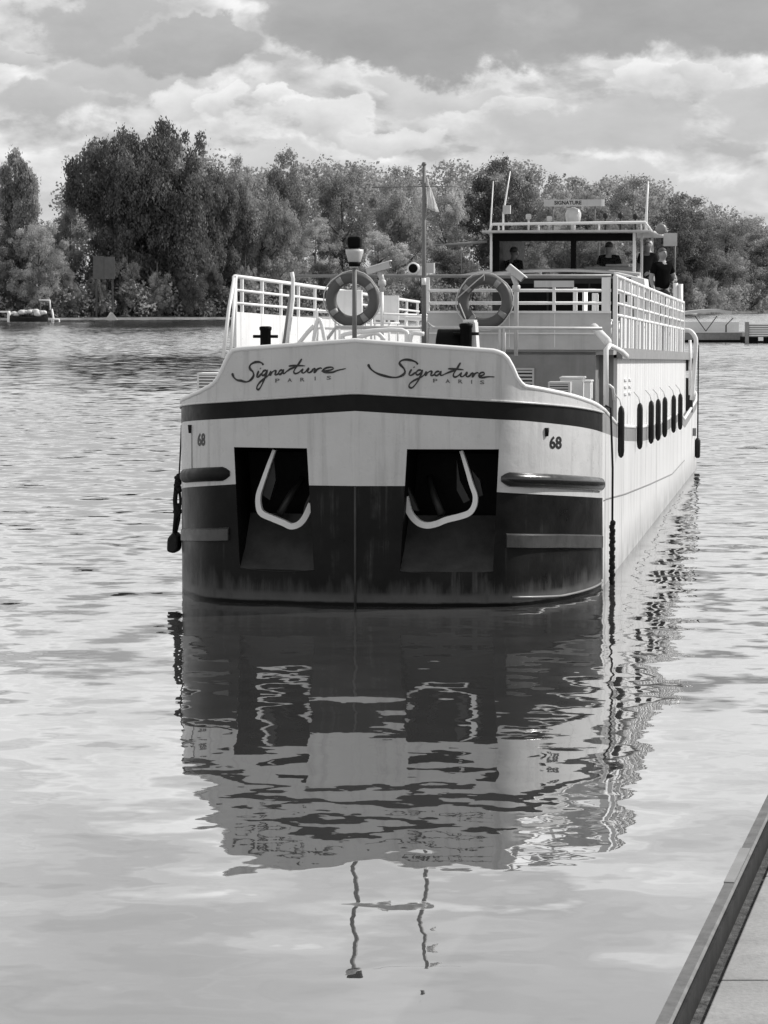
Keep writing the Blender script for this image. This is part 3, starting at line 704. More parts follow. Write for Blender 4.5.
# stern gear
mb = MB(); S = lambda px, py: hx(px, py, 2.66)
mb.tube(catmull([hy(684,330,24.5), hy(690,331,24.5), hy(694.5,336,24.5), hy(696,344,24.5), hy(694,372,24.5), hy(692,400,24.5)], 4), .045, 8)
mb.tube([hy(690,340,24.7), hy(690,395,24.7)], .03, 8); mb.build('stern_rail', M['rail'], barge)
mb = MB(); mb.tube([hy(675.5,283,23.5), hy(675.5,302,23.5), hy(675.5,350,23.5)], .05, 8); mb.build('stern_post', M['rail'], barge); mb = MB(); mb.tube([hy(680.5,284,23.5), hy(680.5,350,23.5)], .05, 8)
mb.build('stern_post', M['rail'], barge)
mb = MB(); q = hy(690, 388, 24.9); mb.box(q.x-.12, q.x+.05, 24.9, 25.2, q.z-.5, q.z+.2); mb.box(q.x-.1, q.x+.1, 24.9, 25.1, q.z+.35, q.z+.6); mb.build('stern_fitting', M['dark'], barge)
mb = MB(); q = hy(691.5, 400, 25.5); z = hy(691.5, 432, 25.5).z; mb.tube([q, (q.x, q.y, z)], .015, 6); mb.box(q.x-.1, q.x+.1, 25.45, 25.55, z-.08, z+.08); mb.build('stern_light', M['grey'], barge)
for y, x0 in ((9.5,-2.2),(13.0,-2.2),(16.5,-2.2)):
    mb = MB()
    for z in (3.25, 3.5): mb.tube([(x0, y, z+SH*(y-6)), (x0+1.7, y+.4, z-.06+SH*(y-6))], .02, 6)
    for k in range(3): mb.tube([(x0+.8*k, y+.2*k, 2.9+SH*(y-6)), (x0+.8*k, y+.2*k, 3.55+SH*(y-6))], .022, 6)
    mb.build('deck_rail', M['rail'], barge)

# ------------------------------------------------------------------ life rings (lift off their hooks)
def ring(px, py, y0, label, rot):
    c_ = hy(px, py, y0); o = empty('life_ring', world(c_), -PSI); tag(o, label, 'life ring', 'life rings hung on the front rail')
    mb = MB(); mb.tube([(math.cos(a)*.298, 0, math.sin(a)*.298) for a in np.linspace(0, 2*math.pi, 41)[:-1]], .076, 14, True, .8); mb.build('ring', M['ring'], o)
    for k in range(4):
        a0 = rot+k*math.pi/2; mb = MB(); mb.tube([(math.cos(a)*.298, 0, math.sin(a)*.298) for a in np.linspace(a0-.12, a0+.12, 5)], .080, 14, False, .82); mb.build('band', M['band'], o)
    mb = MB(); P = []
    for k in range(4):
        a0 = rot+k*math.pi/2
        for j in range(6): a = a0+j/6*math.pi/2; rr = .375+.02*math.sin(j/6*math.pi); P.append((math.cos(a)*rr, -.04, math.sin(a)*rr))
    mb.tube(P, .009, 6, True); mb.build('grab_rope', M['canvas'], o); return o
ring(352.5, 299.5, 5.35, 'dark grey life ring with pale bands hanging behind the lamp post on the bow', .6)
r2 = ring(485, 301.5, 5.35, 'dark grey life ring with straps across it, hanging above the dark winch', .95)
mb = MB(); mb.tube([(-.36, -.1, .05), (-.1, -.11, .28), (0, -.1, .36), (0, -.1, .28)], .008, 5); mb.tube([(-.34, -.1, -.02), (-.2, -.1, -.36)], .008, 5); mb.build('strap', M['canvas'], r2)

# ------------------------------------------------------------------ fenders
def side_fender(px, y0p, y1p, label, r=.065, i=0):
    A, B = hx(px, y0p, 2.715+r+.02), hx(px, y1p, 2.715+r+.02); L = A.z-B.z
    o = empty('fender', world(Vector((A.x, A.y, B.z))), -PSI); tag(o, label, 'fender', 'slim black fenders hung along the side')
    mb = MB(); mb.lathe([(r*.3, 0), (r*.8, .03), (r, .09), (r, L-.09), (r*.8, L-.03), (r*.3, L)], (0,0,0), 14); mb.build('fender_body', M['rubber'], o)
    mb = MB(); mb.tube([(0, 0, L-.01), (-.02, 0, L+.08), (-.09, .01, L+.16)], .008, 6); mb.build('line', M['canvas'], o); return o
fl_ = [(621.3,406,457.5,'nearest and longest of the slim black fenders on the sunlit side'),
 (640,403,449,'second slim black fender from the bow, a wide gap behind the first'),
 (651.3,400.5,443.5,'third slim black fender from the bow on the white side'),
 (658.3,399,440.5,'fourth slim black fender from the bow, middle of the seven'),
 (665,397,437,'fifth slim black fender from the bow on the white side'),
 (673.8,395,432.5,'sixth slim black fender from the bow, last but one towards the stern'),
 (680.4,393.5,429.5,'last and smallest looking of the slim black fenders, nearest the stern')]
for i, (x, a, b_, l) in enumerate(fl_): side_fender(x, a, b_, l, .044)
# rope fender on the starboard bow corner
q = hy(605.5, 520, 3.0); q0 = hy(606.5, 408, 3.0); qb = hy(605, 594, 3.0); X = 2.80
o = empty('rope_fender', world(Vector((X, 3.0, qb.z))), -PSI); tag(o, 'long black rope fender hanging on a thin line at the right corner of the bow', 'fender')
mb = MB(); Lh = q.z-qb.z; P = [(math.sin(k*.9)*.006, math.cos(k*.9)*.006, Lh*k/60) for k in range(61)]; mb.tube(P, [.036+.006*math.sin(k*2.1)-(.018 if k in (0, 60) else 0) for k in range(61)], 8); mb.build('fender_body', M['rope'], o)
mb = MB(); mb.tube([(0,0,Lh), (.0,0,(q0.z-qb.z)*.6+Lh*.2), (-.03,0,q0.z-qb.z), (-.1, 0, q0.z-qb.z+.03)], .014, 6); mb.build('line', M['rope'], o)
# port bow fender cluster
yl = 1.9
o = empty('tyre_fender', world(hy(174, 552, yl)), -PSI); tag(o, 'black fender block and knotted ropes hanging from the left edge of the bow', 'fender')
O_ = hy(174, 552, yl); D_ = lambda x, y: hy(x, y, yl)-O_
mb = MB(); pl = [(169,538),(175,531),(180.5,536),(180,549),(176,553),(168.5,551)]; pv = [D_(*p) for p in pl]
mb.prism([(p.x, p.z) for p in pv], lambda x, z: Vector((x, -.12, z)), lambda x, z: Vector((x, .12, z))); mb.build('fender_body', M['rubber'], o, bevel=.03)
mb = MB(); mb.tube([D_(181.5, 425), D_(180.5, 450), D_(179, 478)], .010, 6); mb.tube([D_(174.5, 533), D_(176, 515), D_(175, 500), D_(177, 480)], .03, 8)
mb.tube([D_(178, 478), D_(180.5, 500), D_(179, 520), D_(176, 533)], .018, 6)
mb.build('line', M['rope'], o)
mb = MB(); P = [D_(178+math.sin(k*1.9)*1.6, 476+k*1.0) for k in range(16)]; mb.tube([p+Vector((0, .03*math.cos(k*1.9), 0)) for k, p in enumerate(P)], .036, 8)
mb.tube([D_(176,505), D_(180,512), D_(178,517), D_(175,510)], .035, 8); mb.build('knot', M['rope'], o)
# stern fender
o = empty('stern_fender', world(hy(697.5, 458, 26.5)), -PSI); tag(o, 'short thick black fender hanging on a long pole line at the stern', 'fender'); O_ = hy(697.5, 458, 26.5); D_ = lambda x, y: hy(x, y, 26.5)-O_
Lz = D_(697.5, 438).z; mb = MB(); mb.lathe([(.03,0),(.055,.03),(.06,Lz-.05),(.03,Lz)], (0,0,0), 12); mb.build('fender_body', M['rubber'], o)
mb = MB(); mb.tube([(0,0,Lz-.01), (0,0,D_(697.5, 345).z)], .015, 6); mb.build('line', M['rope'], o)

# ------------------------------------------------------------------ people
def skinned(name, verts, edges, radii, mat, parent, sub=2):
    me = bpy.data.meshes.new(name); me.from_pydata(verts, edges, [])
    ob = bpy.data.objects.new(name+'_tmp', me); COL.objects.link(ob)
    sk = ob.modifiers.new('skin', 'SKIN'); sk.use_smooth_shade = True
    for v, r in zip(me.skin_vertices[0].data, radii): v.radius = r if isinstance(r, tuple) else (r, r)
    me.skin_vertices[0].data[0].use_root = True
    sd = ob.modifiers.new('sub', 'SUBSURF'); sd.levels = sub; sd.render_levels = sub
    dg = bpy.context.evaluated_depsgraph_get(); m2 = bpy.data.meshes.new_from_object(ob.evaluated_get(dg)); bpy.data.objects.remove(ob)
    m2.name = name; m2.materials.clear(); m2.materials.append(mat)
    for p in m2.polygons: p.use_smooth = True
    o = bpy.data.objects.new(name, m2); COL.objects.link(o); o.parent = parent; return o
def person(locw, rz, label, top_m, trs_m, hair_m, larm, rarm, sit=False, hair=True):
    o = empty('person', locw, rz); tag(o, label, 'person')
    V = [(0,0,.97),(0,0,1.10),(0,-.01,1.30),(0,0,1.43),(0,0,1.53),(0,-.02,1.60),(0,-.03,1.67),(0,-.02,1.73)]
    Rd = [(.10,.075),(.12,.085),(.16,.11),(.12,.085),(.055,.058),(.068,.08),(.078,.095),(.055,.065)]
    E = [(i, i+1) for i in range(7)]
    def chain(start, pts):
        p = start
        for q, r in pts: V.append(q); Rd.append(r); E.append((p, len(V)-1)); p = len(V)-1
        return p
    for s in (-1, 1):
        kn = (s*.11, -.38, .90) if sit else (s*.11, -.02, .50); an = (s*.12, -.40, .48) if sit else (s*.12, .02, .09)
        chain(0, [((s*.10, 0, .86), .075), (kn, .055), (an, .04), ((an[0], an[1]-.13, an[2]-.05), (.045, .03))])
    hands = []
    for s, arm in ((-1, larm), (1, rarm)):
        h = chain(3, [((s*.17, 0, 1.42), .065), (arm[0], .046), (arm[1], .032), (arm[2], (.040, .022))]); hands.append(h)
        d = (Vector(arm[2])-Vector(arm[1])).normalized(); sd_ = d.cross(Vector((0, 1, .3))).normalized()
        for k, ln in enumerate((.06, .075, .07, .055)):
            q = Vector(arm[2])+d*.05+sd_*(k-1.5)*.021; chain(h, [(tuple(q), .011), (tuple(q+d*ln*.6+Vector((0,0,-.01))), .009), (tuple(q+d*ln+Vector((0,0,-.03))), .007)])
        q = Vector(arm[1])+d*.03-sd_*.04; chain(h, [(tuple(q+d*.03), .011), (tuple(q+d*.06-sd_*.012), .009)])
    chain(6, [((0,-.125,1.655), (.014,.018))])
    for s in (-1, 1): chain(6, [((s*.088, 0, 1.66), (.010, .022))])
    skinned('body', V, E, Rd, M['skin'], o)
    # shirt with short sleeves
    V2 = [(0,0,.92),(0,0,1.10),(0,-.01,1.30),(0,0,1.42),(0,0,1.50)]; R2 = [(.185,.15),(.165,.125),(.18,.13),(.14,.105),(.072,.072)]; E2 = [(i, i+1) for i in range(4)]
    for s, arm in ((-1, larm), (1, rarm)):
        e_ = Vector(arm[0])*.72+Vector((s*.17, 0, 1.42))*.28
        V2 += [(s*.175, 0, 1.425), tuple(e_)]; R2 += [.078, .064]; E2 += [(3, len(V2)-2), (len(V2)-2, len(V2)-1)]
    skinned('shirt', V2, E2, R2, top_m, o)
    V3 = [(0,0,1.03),(0,0,.90)]; R3 = [(.17,.14),(.175,.145)]; E3 = [(0,1)]
    for s in (-1, 1):
        kn = (s*.11, -.38, .90) if sit else (s*.11, -.02, .50); an = (s*.12, -.40, .52) if sit else (s*.12, .02, .12)
        V3 += [(s*.10, 0, .86), kn, an]; R3 += [.11, .082, .065]; k = len(V3); E3 += [(1, k-3), (k-3, k-2), (k-2, k-1)]
    skinned('trousers', V3, E3, R3, trs_m, o)
    if hair:
        mb = MB(); n = 16; vs = []; prof = []
        for i in range(8):
            a = i/7*1.75
            for j in range(n):
                b2 = 2*math.pi*j/n; front = max(0, -math.sin(b2)); aa = a*(1-.42*front)
                vs.append((.089*math.sin(aa)*math.cos(b2), .005+.108*math.sin(aa)*math.sin(b2), 1.672+.108*math.cos(aa)))
        mb.sm = True; mb.add(vs, [(i*n+j, i*n+(j+1) % n, (i+1)*n+(j+1) % n, (i+1)*n+j) for i in range(7) for j in range(n)]); h_ = mb.build('hair', hair_m, o)
        md = h_.modifiers.new('s', 'SOLIDIFY'); md.thickness = .008
    for s in (-1, 1):
        mb = MB(); mb.lathe([(.004,-.009),(.010,-.004),(.010,.004),(.004,.009)], (s*.031, -.112, 1.672), 8); mb.build('eye', M['black'], o)
    return o
q = hy(662, 300, 24.0); person(world(Vector((q.x, 24.0, hy(662, 247, 24).z-1.79))), -PSI+R(38), 'person in a black t-shirt standing at the rail right of the wheelhouse, looking down', M['blackcloth'], M['greycloth'], M['grey_hair'],
   ((-.26,.03,1.16), (-.25,-.08,.93), (-.24,-.11,.86)), ((.27,-.05,1.17), (.16,-.25,1.12), (.10,-.30,1.12)))
q = hy(648, 300, 29.5); person(world(Vector((q.x, 29.5, hy(648, 239, 29.5).z-1.79))), -PSI-R(20), 'pale haired person in dark and light clothes standing against the right side of the wheelhouse', M['greycloth'], M['greycloth'], M['pale_hair'],
   ((-.24,.0,1.16), (-.22,-.12,.95), (-.22,-.15,.88)), ((.24,.0,1.16), (.2,-.2,1.05), (.14,-.25,1.04)))
q = hy(609, 270, 28.6); person(world(Vector((q.x, 28.6, hy(609, 241, 28.6).z-1.79))), -PSI+math.pi, 'person in dark silhouette at the controls behind the right pane of the wheelhouse', M['blackcloth'], M['blackcloth'], M['dark_hair'],
   ((-.26,.0,1.18), (-.2,-.22,1.10), (-.14,-.28,1.10)), ((.26,.0,1.18), (.2,-.22,1.10), (.14,-.28,1.10)))
q = hy(514, 270, 28.6); person(world(Vector((q.x, 28.6, hy(514, 246, 28.6).z-1.79))), -PSI+R(140), 'person in dark silhouette sitting at the left end of the wheelhouse window', M['blackcloth'], M['blackcloth'], M['dark_hair'],
   ((-.24,.0,1.18), (-.2,-.2,1.05), (-.16,-.27,1.05)), ((.24,.0,1.18), (.2,-.2,1.05), (.14,-.26,1.05)), sit=True)
mb = MB(); q = hy(514, 270, 28.6); zz = hy(514, 246, 28.6).z-1.79; mb.box(q.x-.25, q.x+.25, 28.4, 28.9, zz+.74, zz+.82); mb.tube([(q.x, 28.65, 2.0), (q.x, 28.65, zz+.75)], .05, 10); mb.build('helm_seat', M['black'], barge)

# white chairs on the upper deck
chair0 = empty('deck_chair')
tag(chair0, 'white chair on the upper deck behind the railings', 'chair', 'white chairs on the upper deck')
mb = MB(); mb.box(-.23, .23, -.22, .22, .42, .45); mb.build('seat', M['white'], chair0, bevel=.01)
mb = MB(); mb.box(-.22, .22, .19, .22, .48, .88); mb.build('backrest', M['white'], chair0, bevel=.01)
for sx_ in (-1, 1):
    for sy_ in (-1, 1):
        mb = MB(); mb.tube([(sx_*.2, sy_*.2, 0), (sx_*.2, sy_*.2, .43 if sy_ < 0 else .86)], .016, 6); mb.build('leg', M['rail'], chair0)
spots = [(-1.6,9.0,10),(-1.7,12.6,-20),(2.1,7.6,90),(2.1,9.2,80),(2.1,11,95),(2.1,13,90),(2.1,15,85),(2.1,17.5,90)]
for i, (x, y, a) in enumerate(spots):
    o = chair0 if i == 0 else copy_tree(chair0)
    o.location = world(Vector((x, y, 2.935+SH*(y-6)))); o.rotation_euler = (0, 0, R(a))

# ------------------------------------------------------------------ water
m = bpy.data.materials.new('river_water'); m.use_nodes = True; t = m.node_tree; t.nodes.clear()
o = t.nodes.new('ShaderNodeOutputMaterial'); mx = t.nodes.new('ShaderNodeMixShader'); df = t.nodes.new('ShaderNodeBsdfDiffuse'); gl = t.nodes.new('ShaderNodeBsdfGlossy'); lw = t.nodes.new('ShaderNodeLayerWeight')
df.inputs[0].default_value = (.095, .095, .095, 1); gl.inputs['Roughness'].default_value = .012; lw.inputs['Blend'].default_value = .5
t.links.new(ramp(t, lw.outputs['Facing'], [(.0, .04), (.5, .18), (.74, .62), (.9, .85), (1, .97)]), mx.inputs[0])
t.links.new(df.outputs[0], mx.inputs[1]); t.links.new(gl.outputs[0], mx.inputs[2]); t.links.new(mx.outputs[0], o.inputs[0])
geo = t.nodes.new('ShaderNodeNewGeometry')
def gmap(scale, loc=(0,0,0), rot=0):
    mp = t.nodes.new('ShaderNodeMapping'); mp.inputs['Scale'].default_value = scale; mp.inputs['Location'].default_value = loc; mp.inputs['Rotation'].default_value = (0,0,rot)
    t.links.new(geo.outputs['Position'], mp.inputs[0]); return mp.outputs[0]
def slope(sc, loc, rot, A, det=3, ro=.5):          # a random surface slope field, (r-.5, g-.5) * A
    n = t.nodes.new('ShaderNodeTexNoise'); n.inputs['Scale'].default_value = 1; n.inputs['Detail'].default_value = det; n.inputs['Roughness'].default_value = ro
    t.links.new(gmap(sc, loc, rot), n.inputs['Vector'])
    v = t.nodes.new('ShaderNodeVectorMath'); v.operation = 'SUBTRACT'; t.links.new(n.outputs['Color'], v.inputs[0]); v.inputs[1].default_value = (.5, .5, .5)
    k = t.nodes.new('ShaderNodeVectorMath'); k.operation = 'MULTIPLY'; t.links.new(v.outputs[0], k.inputs[0]); k.inputs[1].default_value = (A*.5, A, 0); return k.outputs[0]
def vs_(v, f):
    k = t.nodes.new('ShaderNodeVectorMath'); k.operation = 'SCALE'; t.links.new(v, k.inputs[0]); t.links.new(f, k.inputs['Scale']); return k.outputs[0]
def va(a, b2):
    k = t.nodes.new('ShaderNodeVectorMath'); k.operation = 'ADD'; t.links.new(a, k.inputs[0])
    if isinstance(b2, tuple): k.inputs[1].default_value = b2
    else: t.links.new(b2, k.inputs[1])
    return k.outputs[0]
sy = t.nodes.new('ShaderNodeSeparateXYZ'); t.links.new(geo.outputs['Position'], sy.inputs[0])
pat = noise(t, gmap((.045, .022, 1), (1.2,4,0)), 1.0, 3, .5)     # wind patches
# how ruffled the river is along its width: calm by the quay, gusts beyond, a lee under the far trees
yr = mth(t, 'DIVIDE', sy.outputs[1], 450.0, True)
ruf = mth(t, 'MULTIPLY', ramp(t, yr, [(.030, .06), (.055, .20), (.075, .42), (.11, .8), (.20, .85), (.25, .42), (.36, .32), (.48, .9), (.95, .7)]), 1.4)
lee = ramp(t, mth(t, 'ADD', mth(t, 'MULTIPLY', sy.outputs[0], .02), .5), [(.45, 0), (.75, 1)])
ruf = mth(t, 'ADD', ruf, mth(t, 'MULTIPLY', lee, mth(t, 'MULTIPLY', ramp(t, yr, [(.2, 0), (.3, 1)]), .35)))
ruf = mth(t, 'MULTIPLY', ruf, ramp(t, pat, [(.35, .6), (.6, 1.0)]))
n0 = slope((.8, 1.1, 1), (0,0,0), .15, .062, 2, .35)
n1 = slope((1.6, 2.2, 1), (3,1,0), -.1, .34, 2, .5)
n2 = slope((6, 8, 1), (9,5,0), .2, .09, 2, .5)
nn = va(va(n0, vs_(n1, ruf)), vs_(n2, ruf)); nn = va(nn, vs_(va(n0, (0, -.065, 0)), mth(t, 'MULTIPLY', ruf, ramp(t, yr, [(.055, 0), (.09, 1)])))); nn = va(nn, (0, 0, 1))
nm = t.nodes.new('ShaderNodeVectorMath'); nm.operation = 'NORMALIZE'; t.links.new(nn, nm.inputs[0])
t.links.new(nm.outputs[0], gl.inputs['Normal']); t.links.new(nm.outputs[0], lw.inputs['Normal'])
M['water'] = m
mb = MB(); mb.add([(-3000,-300,0),(3000,-300,0),(3000,4000,0),(-3000,4000,0)], [(0,1,2,3)]); tag(mb.build('water', m), kind='structure')

# ------------------------------------------------------------------ far bank
m, t, b = nt('bank_earth'); n_ = noise(t, coords(t, (.3, .3, .3)), 1, 6, .7); t.links.new(ramp(t, n_, [(.35, .04), (.65, .12)]), b.inputs['Base Color']); b.inputs['Roughness'].default_value = .95; M['earth'] = m
m, t, b = nt('pale_bank_edge'); n_ = noise(t, coords(t, (.4, .4, 2)), 1, 6, .7); t.links.new(ramp(t, n_, [(.35, .25), (.65, .5)]), b.inputs['Base Color']); b.inputs['Roughness'].default_value = .9; M['pale'] = m
shore = [(-900, 330), (-120, 385), (-60, 408), (-20, 425), (20, 470), (60, 540), (100, 620), (200, 700), (900, 800)]
mb = MB(); vs = []
for i, (x, y) in enumerate(shore): vs += [(x, y, -.3), (x, y+1, .35), (x, y+12, 1.1), (x*1.5, y+400, 3), (x*4, 6000, 4)]
k = 5; mb.add(vs, [(i*k+j, (i+1)*k+j, (i+1)*k+j+1, i*k+j+1) for i in range(len(shore)-1) for j in range(k-1)]); tag(mb.build('far_bank', M['earth']), kind='structure')
mb = MB()
for (x0, y0), (x1, y1) in zip(shore[1:5], shore[2:6]): mb.bar((x0, y0-.4, .1), (x1, y1-.4, .1), .5, .45)
tag(mb.build('bank_kerb', M['pale']), kind='structure')

# ------------------------------------------------------------------ trees
def leaves(C, N, size, aspect, rng):
    n = len(C); r = rng.normal(size=(n, 3)); nn = N*1.0+r*.75; nn /= np.linalg.norm(nn, axis=1)[:, None]
    a = np.cross(nn, rng.normal(size=(n, 3))); a /= np.linalg.norm(a, axis=1)[:, None]
    if aspect > 1.3: a = a*.8+np.array([0, 0, 1]); a /= np.linalg.norm(a, axis=1)[:, None]
    b2 = np.cross(nn, a); b2 /= np.linalg.norm(b2, axis=1)[:, None]
    s = size*rng.uniform(.6, 1.4, n)[:, None]
    return np.stack([C+a*s*aspect, C+b2*s*.6, C-a*s*aspect*.8, C-b2*s*.6], 1).reshape(-1, 3)
def crown(kind, seed):
    rng = np.random.default_rng(seed); cl = []
    U_ = rng.uniform
    # unit tree about 20 high, 13 wide
    if kind == 'round':
        lobes = [(np.array([U_(-3.8,3.8), U_(-3.8,3.8), U_(4,14.5)]), U_(2.2,3.6)) for _ in range(10)]+[(np.array([0,0,9.]),5.4), (np.array([U_(-1.5,1.5),0,15.]),3.4), (np.array([0,0,4.]),4.6)]
        per = 17; stc = np.array([1.1, 1.1, .8]); asp = 1.0
    elif kind == 'willow':
        lobes = [(np.array([U_(-3.8,3.8), U_(-3.8,3.8), U_(3,14.5)]), U_(2.2,3.2)) for _ in range(12)]+[(np.array([-1.5,0,13.0]),4.8),(np.array([1.8,0,13.6]),4.8),(np.array([0,0,14.6]),4.0),(np.array([0,0,8.]),6.0),(np.array([0,0,3.]),5.2)]
        per = 17; stc = np.array([.95, .95, 1.25]); asp = 1.4
    elif kind == 'tall':
        lobes = [(np.array([rng.normal()*.8, rng.normal()*.8, z]), 2.6*(1.1-z/21)+.2) for z in np.linspace(2, 19, 18)]+[(np.array([a*1.0, U_(-1,1), h_-q]), .9) for a, h_ in ((-2.6, 13), (2.9, 14.5), (-1.6, 16.5), (1.8, 17.2)) for q in (0, 1.4, 2.8, 4.2)]
        per = 11; stc = np.array([.75, .75, 1.5]); asp = 1.6
    elif kind == 'bush':
        lobes = [(np.array([U_(-4.5,4.5), U_(-3,3), U_(1.5,11)]), U_(2.6,4.4)) for _ in range(12)]; per = 13; stc = np.array([1.1, 1.1, .9]); asp = 1.0
    for c, r in lobes:
        for _ in range(per):
            d = rng.normal(size=3); d /= np.linalg.norm(d)
            cl.append((c+d*r*U_(.55, 1.0)*np.array([1, 1, .95]), U_(.55, 1.25)*(1 if kind != 'tall' else .75)))
    C, N = [], []
    for cc, r in cl:
        n = int(190*r*r)+40; d = rng.normal(size=(n, 3)); d /= np.linalg.norm(d, axis=1)[:, None]
        C.append(cc+d*(U_(.15, 1.0, n)**.6*r)[:, None]*stc); N.append(d)
    C = np.concatenate(C); N = np.concatenate(N); k = rng.random(len(C)) < .12; C[k] += N[k]*U_(.1, .7, k.sum())[:, None]
    ok = C[:, 2] > .1; C, N = C[ok], N[ok]
    V = leaves(C, N, .135, asp, rng)
    n = len(C); me = bpy.data.meshes.new('crown')
    me.vertices.add(4*n); me.vertices.foreach_set('co', V.astype(np.float32).ravel()); me.loops.add(4*n); me.loops.foreach_set('vertex_index', np.arange(4*n, dtype=np.int32))
    me.polygons.add(n); me.polygons.foreach_set('loop_start', np.arange(0, 4*n, 4, dtype=np.int32)); me.update(calc_edges=True)
    return me
def trunk(seed, kind):
    rng = random.Random(seed); mb = MB(); h = 15 if kind != 'tall' else 18
    mb.tube([(0,0,-1), (.1,0,2), (.2,.1,6), (0,0,h)], [.5, .38, .28, .06], 8)
    for k in range(9):
        z = rng.uniform(2.5, h*.75); a = rng.uniform(0, 6.28); l = rng.uniform(2.5, 5) if kind != 'tall' else 1.8
        mb.tube([(0.1,0,z), (math.cos(a)*l*.5, math.sin(a)*l*.5, z+1.3), (math.cos(a)*l, math.sin(a)*l, z+3.2)], [.16, .10, .03], 6)
    o = mb.build('trunk', M['bark']); me = o.data; bpy.data.objects.remove(o); return me
PR = {}
for kind, ns in (('round', 4), ('willow', 3), ('tall', 2), ('bush', 3)):
    PR[kind] = [(crown(kind, 11*i+len(kind)), trunk(i, kind)) for i in range(ns)]
tcount = 0
def tree(name, kind, var, px, D, toppy, wpx, leaf, label, group=None, basez=.6, depth=1.0):
    global tcount; tcount += 1
    s = F/D; h_ = H+(295-toppy)/s-basez; w = wpx/s
    x = (px-384)/s
    cr, tk = PR[kind][var % len(PR[kind])]
    o = empty(name, (x, D, basez)); tag(o, label, 'bush' if kind == 'bush' else 'tree', group)
    unit_h = {'round': 18.9, 'willow': 19.2, 'tall': 20, 'bush': 14.5}[kind]; unit_w = {'round': 13.5, 'willow': 13, 'tall': 7, 'bush': 16}[kind]
    me = cr.copy(); me.materials.append(M[leaf])
    for nm, dd in (('crown', me), ('trunk', tk)):
        c_ = bpy.data.objects.new(nm, dd); COL.objects.link(c_); c_.parent = o
        c_.scale = (w/unit_w, w/unit_w*depth, h_/unit_h); c_.rotation_euler = (0, 0, (tcount*2.39) % 6.28)
    return o
G = 'trees along the far bank'
TR = [
 ('poplar_tree','tall',0, 22,422,153,50,'leaf_mid','upright spiky tree at the far left edge, standing above the moored boats'),
 ('broadleaf_tree','round',0, -6,418,205,56,'leaf_mid','tree cut by the left edge of the photo behind the moored boats'),
 ('broadleaf_tree','round',1, 40,412,212,62,'leaf_light','light bushy tree in front of the spiky one, beside the moored boats'),
 ('broadleaf_tree','round',2, 72,432,196,44,'leaf_mid','low dark tree filling the gap left of the tallest willow'),
 ('willow_tree','willow',0, 122,430,119,112,'leaf_dark','tall dark willow, the left one of the joined highest pair'),
 ('willow_tree','willow',1, 174,432,113,112,'leaf_dark','tallest dark willow of the far bank, right one of the joined highest pair'),
 ('willow_tree','willow',2, 218,442,160,74,'leaf_dark','darker willow leaning against the right flank of the tallest one'),
 ('willow_tree','willow',0, 262,446,188,78,'leaf_mid','soft pale willow above the left end of the barge railing'),
 ('broadleaf_tree','round',3, 240,470,152,52,'leaf_mid','feathery treetop showing between the tallest willow and the next tree'),
 ('broadleaf_tree','round',0, 284,480,138,62,'leaf_mid','open crowned tree rising above the left life ring side, loose twigs against the sky'),
 ('broadleaf_tree','round',1, 342,476,152,72,'leaf_mid','broad tree straight above the bow lamp post'),
 ('broadleaf_tree','round',2, 316,455,214,70,'leaf_light','lower light tree behind the left life ring'),
 ('broadleaf_tree','round',3, 398,500,162,74,'leaf_mid','round tree just left of the flagpole'),
 ('broadleaf_tree','round',1, 446,515,170,62,'leaf_light','lighter tree just right of the flagpole'),
 ('broadleaf_tree','round',0, 494,520,147,82,'leaf_dark','high dark tree behind the leaning antennas'),
 ('broadleaf_tree','round',2, 378,470,228,66,'leaf_light','lower light tree between lamp post and flagpole'),
 ('broadleaf_tree','round',3, 548,560,171,84,'leaf_mid','tree behind the left half of the name board on the wheelhouse'),
 ('broadleaf_tree','round',1, 520,530,212,80,'leaf_mid','lower tree seen through the left wheelhouse pane'),
 ('broadleaf_tree','round',0, 586,580,182,76,'leaf_mid','tree behind the right half of the name board on the wheelhouse'),
 ('broadleaf_tree','round',2, 632,600,172,92,'leaf_mid','broad tree behind the white antenna on the right of the wheelhouse roof'),
 ('broadleaf_tree','round',3, 600,560,222,86,'leaf_mid','lower tree seen through the right wheelhouse pane'),
 ('willow_tree','round',0, 684,600,188,92,'leaf_dark','dark drooping tree behind the person in the black t-shirt'),
 ('broadleaf_tree','round',1, 724,640,206,86,'leaf_mid','tree above the canopy boat on the right'),
 ('broadleaf_tree','round',0, 762,660,222,76,'leaf_mid','tree at the right edge of the photo, above the floating dock'),
 ('willow_tree','willow',2, 655,590,232,62,'leaf_dark','lower dark willow at the right side of the wheelhouse'),
 ('willow_tree','willow',0, 712,612,246,66,'leaf_mid','lower drooping willow behind the canopy boat'),
 ('broadleaf_tree','round',2, 790,650,236,60,'leaf_mid','tree half outside the right edge of the photo'),
 ('broadleaf_tree','round',3, 458,480,232,66,'leaf_dark','lower dark tree under the thin boom left of the wheelhouse'),
]
for a in TR: tree(*a[:8], a[8], G)
GB = 'bushes along the waterline of the far bank'
BL = ['at the left edge behind the moored boats','right of the moored boats, trailing to the water','under the left willow of the highest pair, below the pale board','under the joint of the two highest willows','under the tallest willow','at the foot of the darker willow flank','left of the barge railing','behind the left end of the barge railing','behind the slanting railing post','behind the left life ring','behind the flagpole','behind the right life ring','behind the right side of the wheelhouse','behind the canopy boat','above the dock at the right edge','just right of the person in the black t-shirt']
BX = [6,66,98,128,158,188,218,246,280,330,420,470,640,706,752,684]
SP = [(384+F*x/y, y) for x, y in shore]
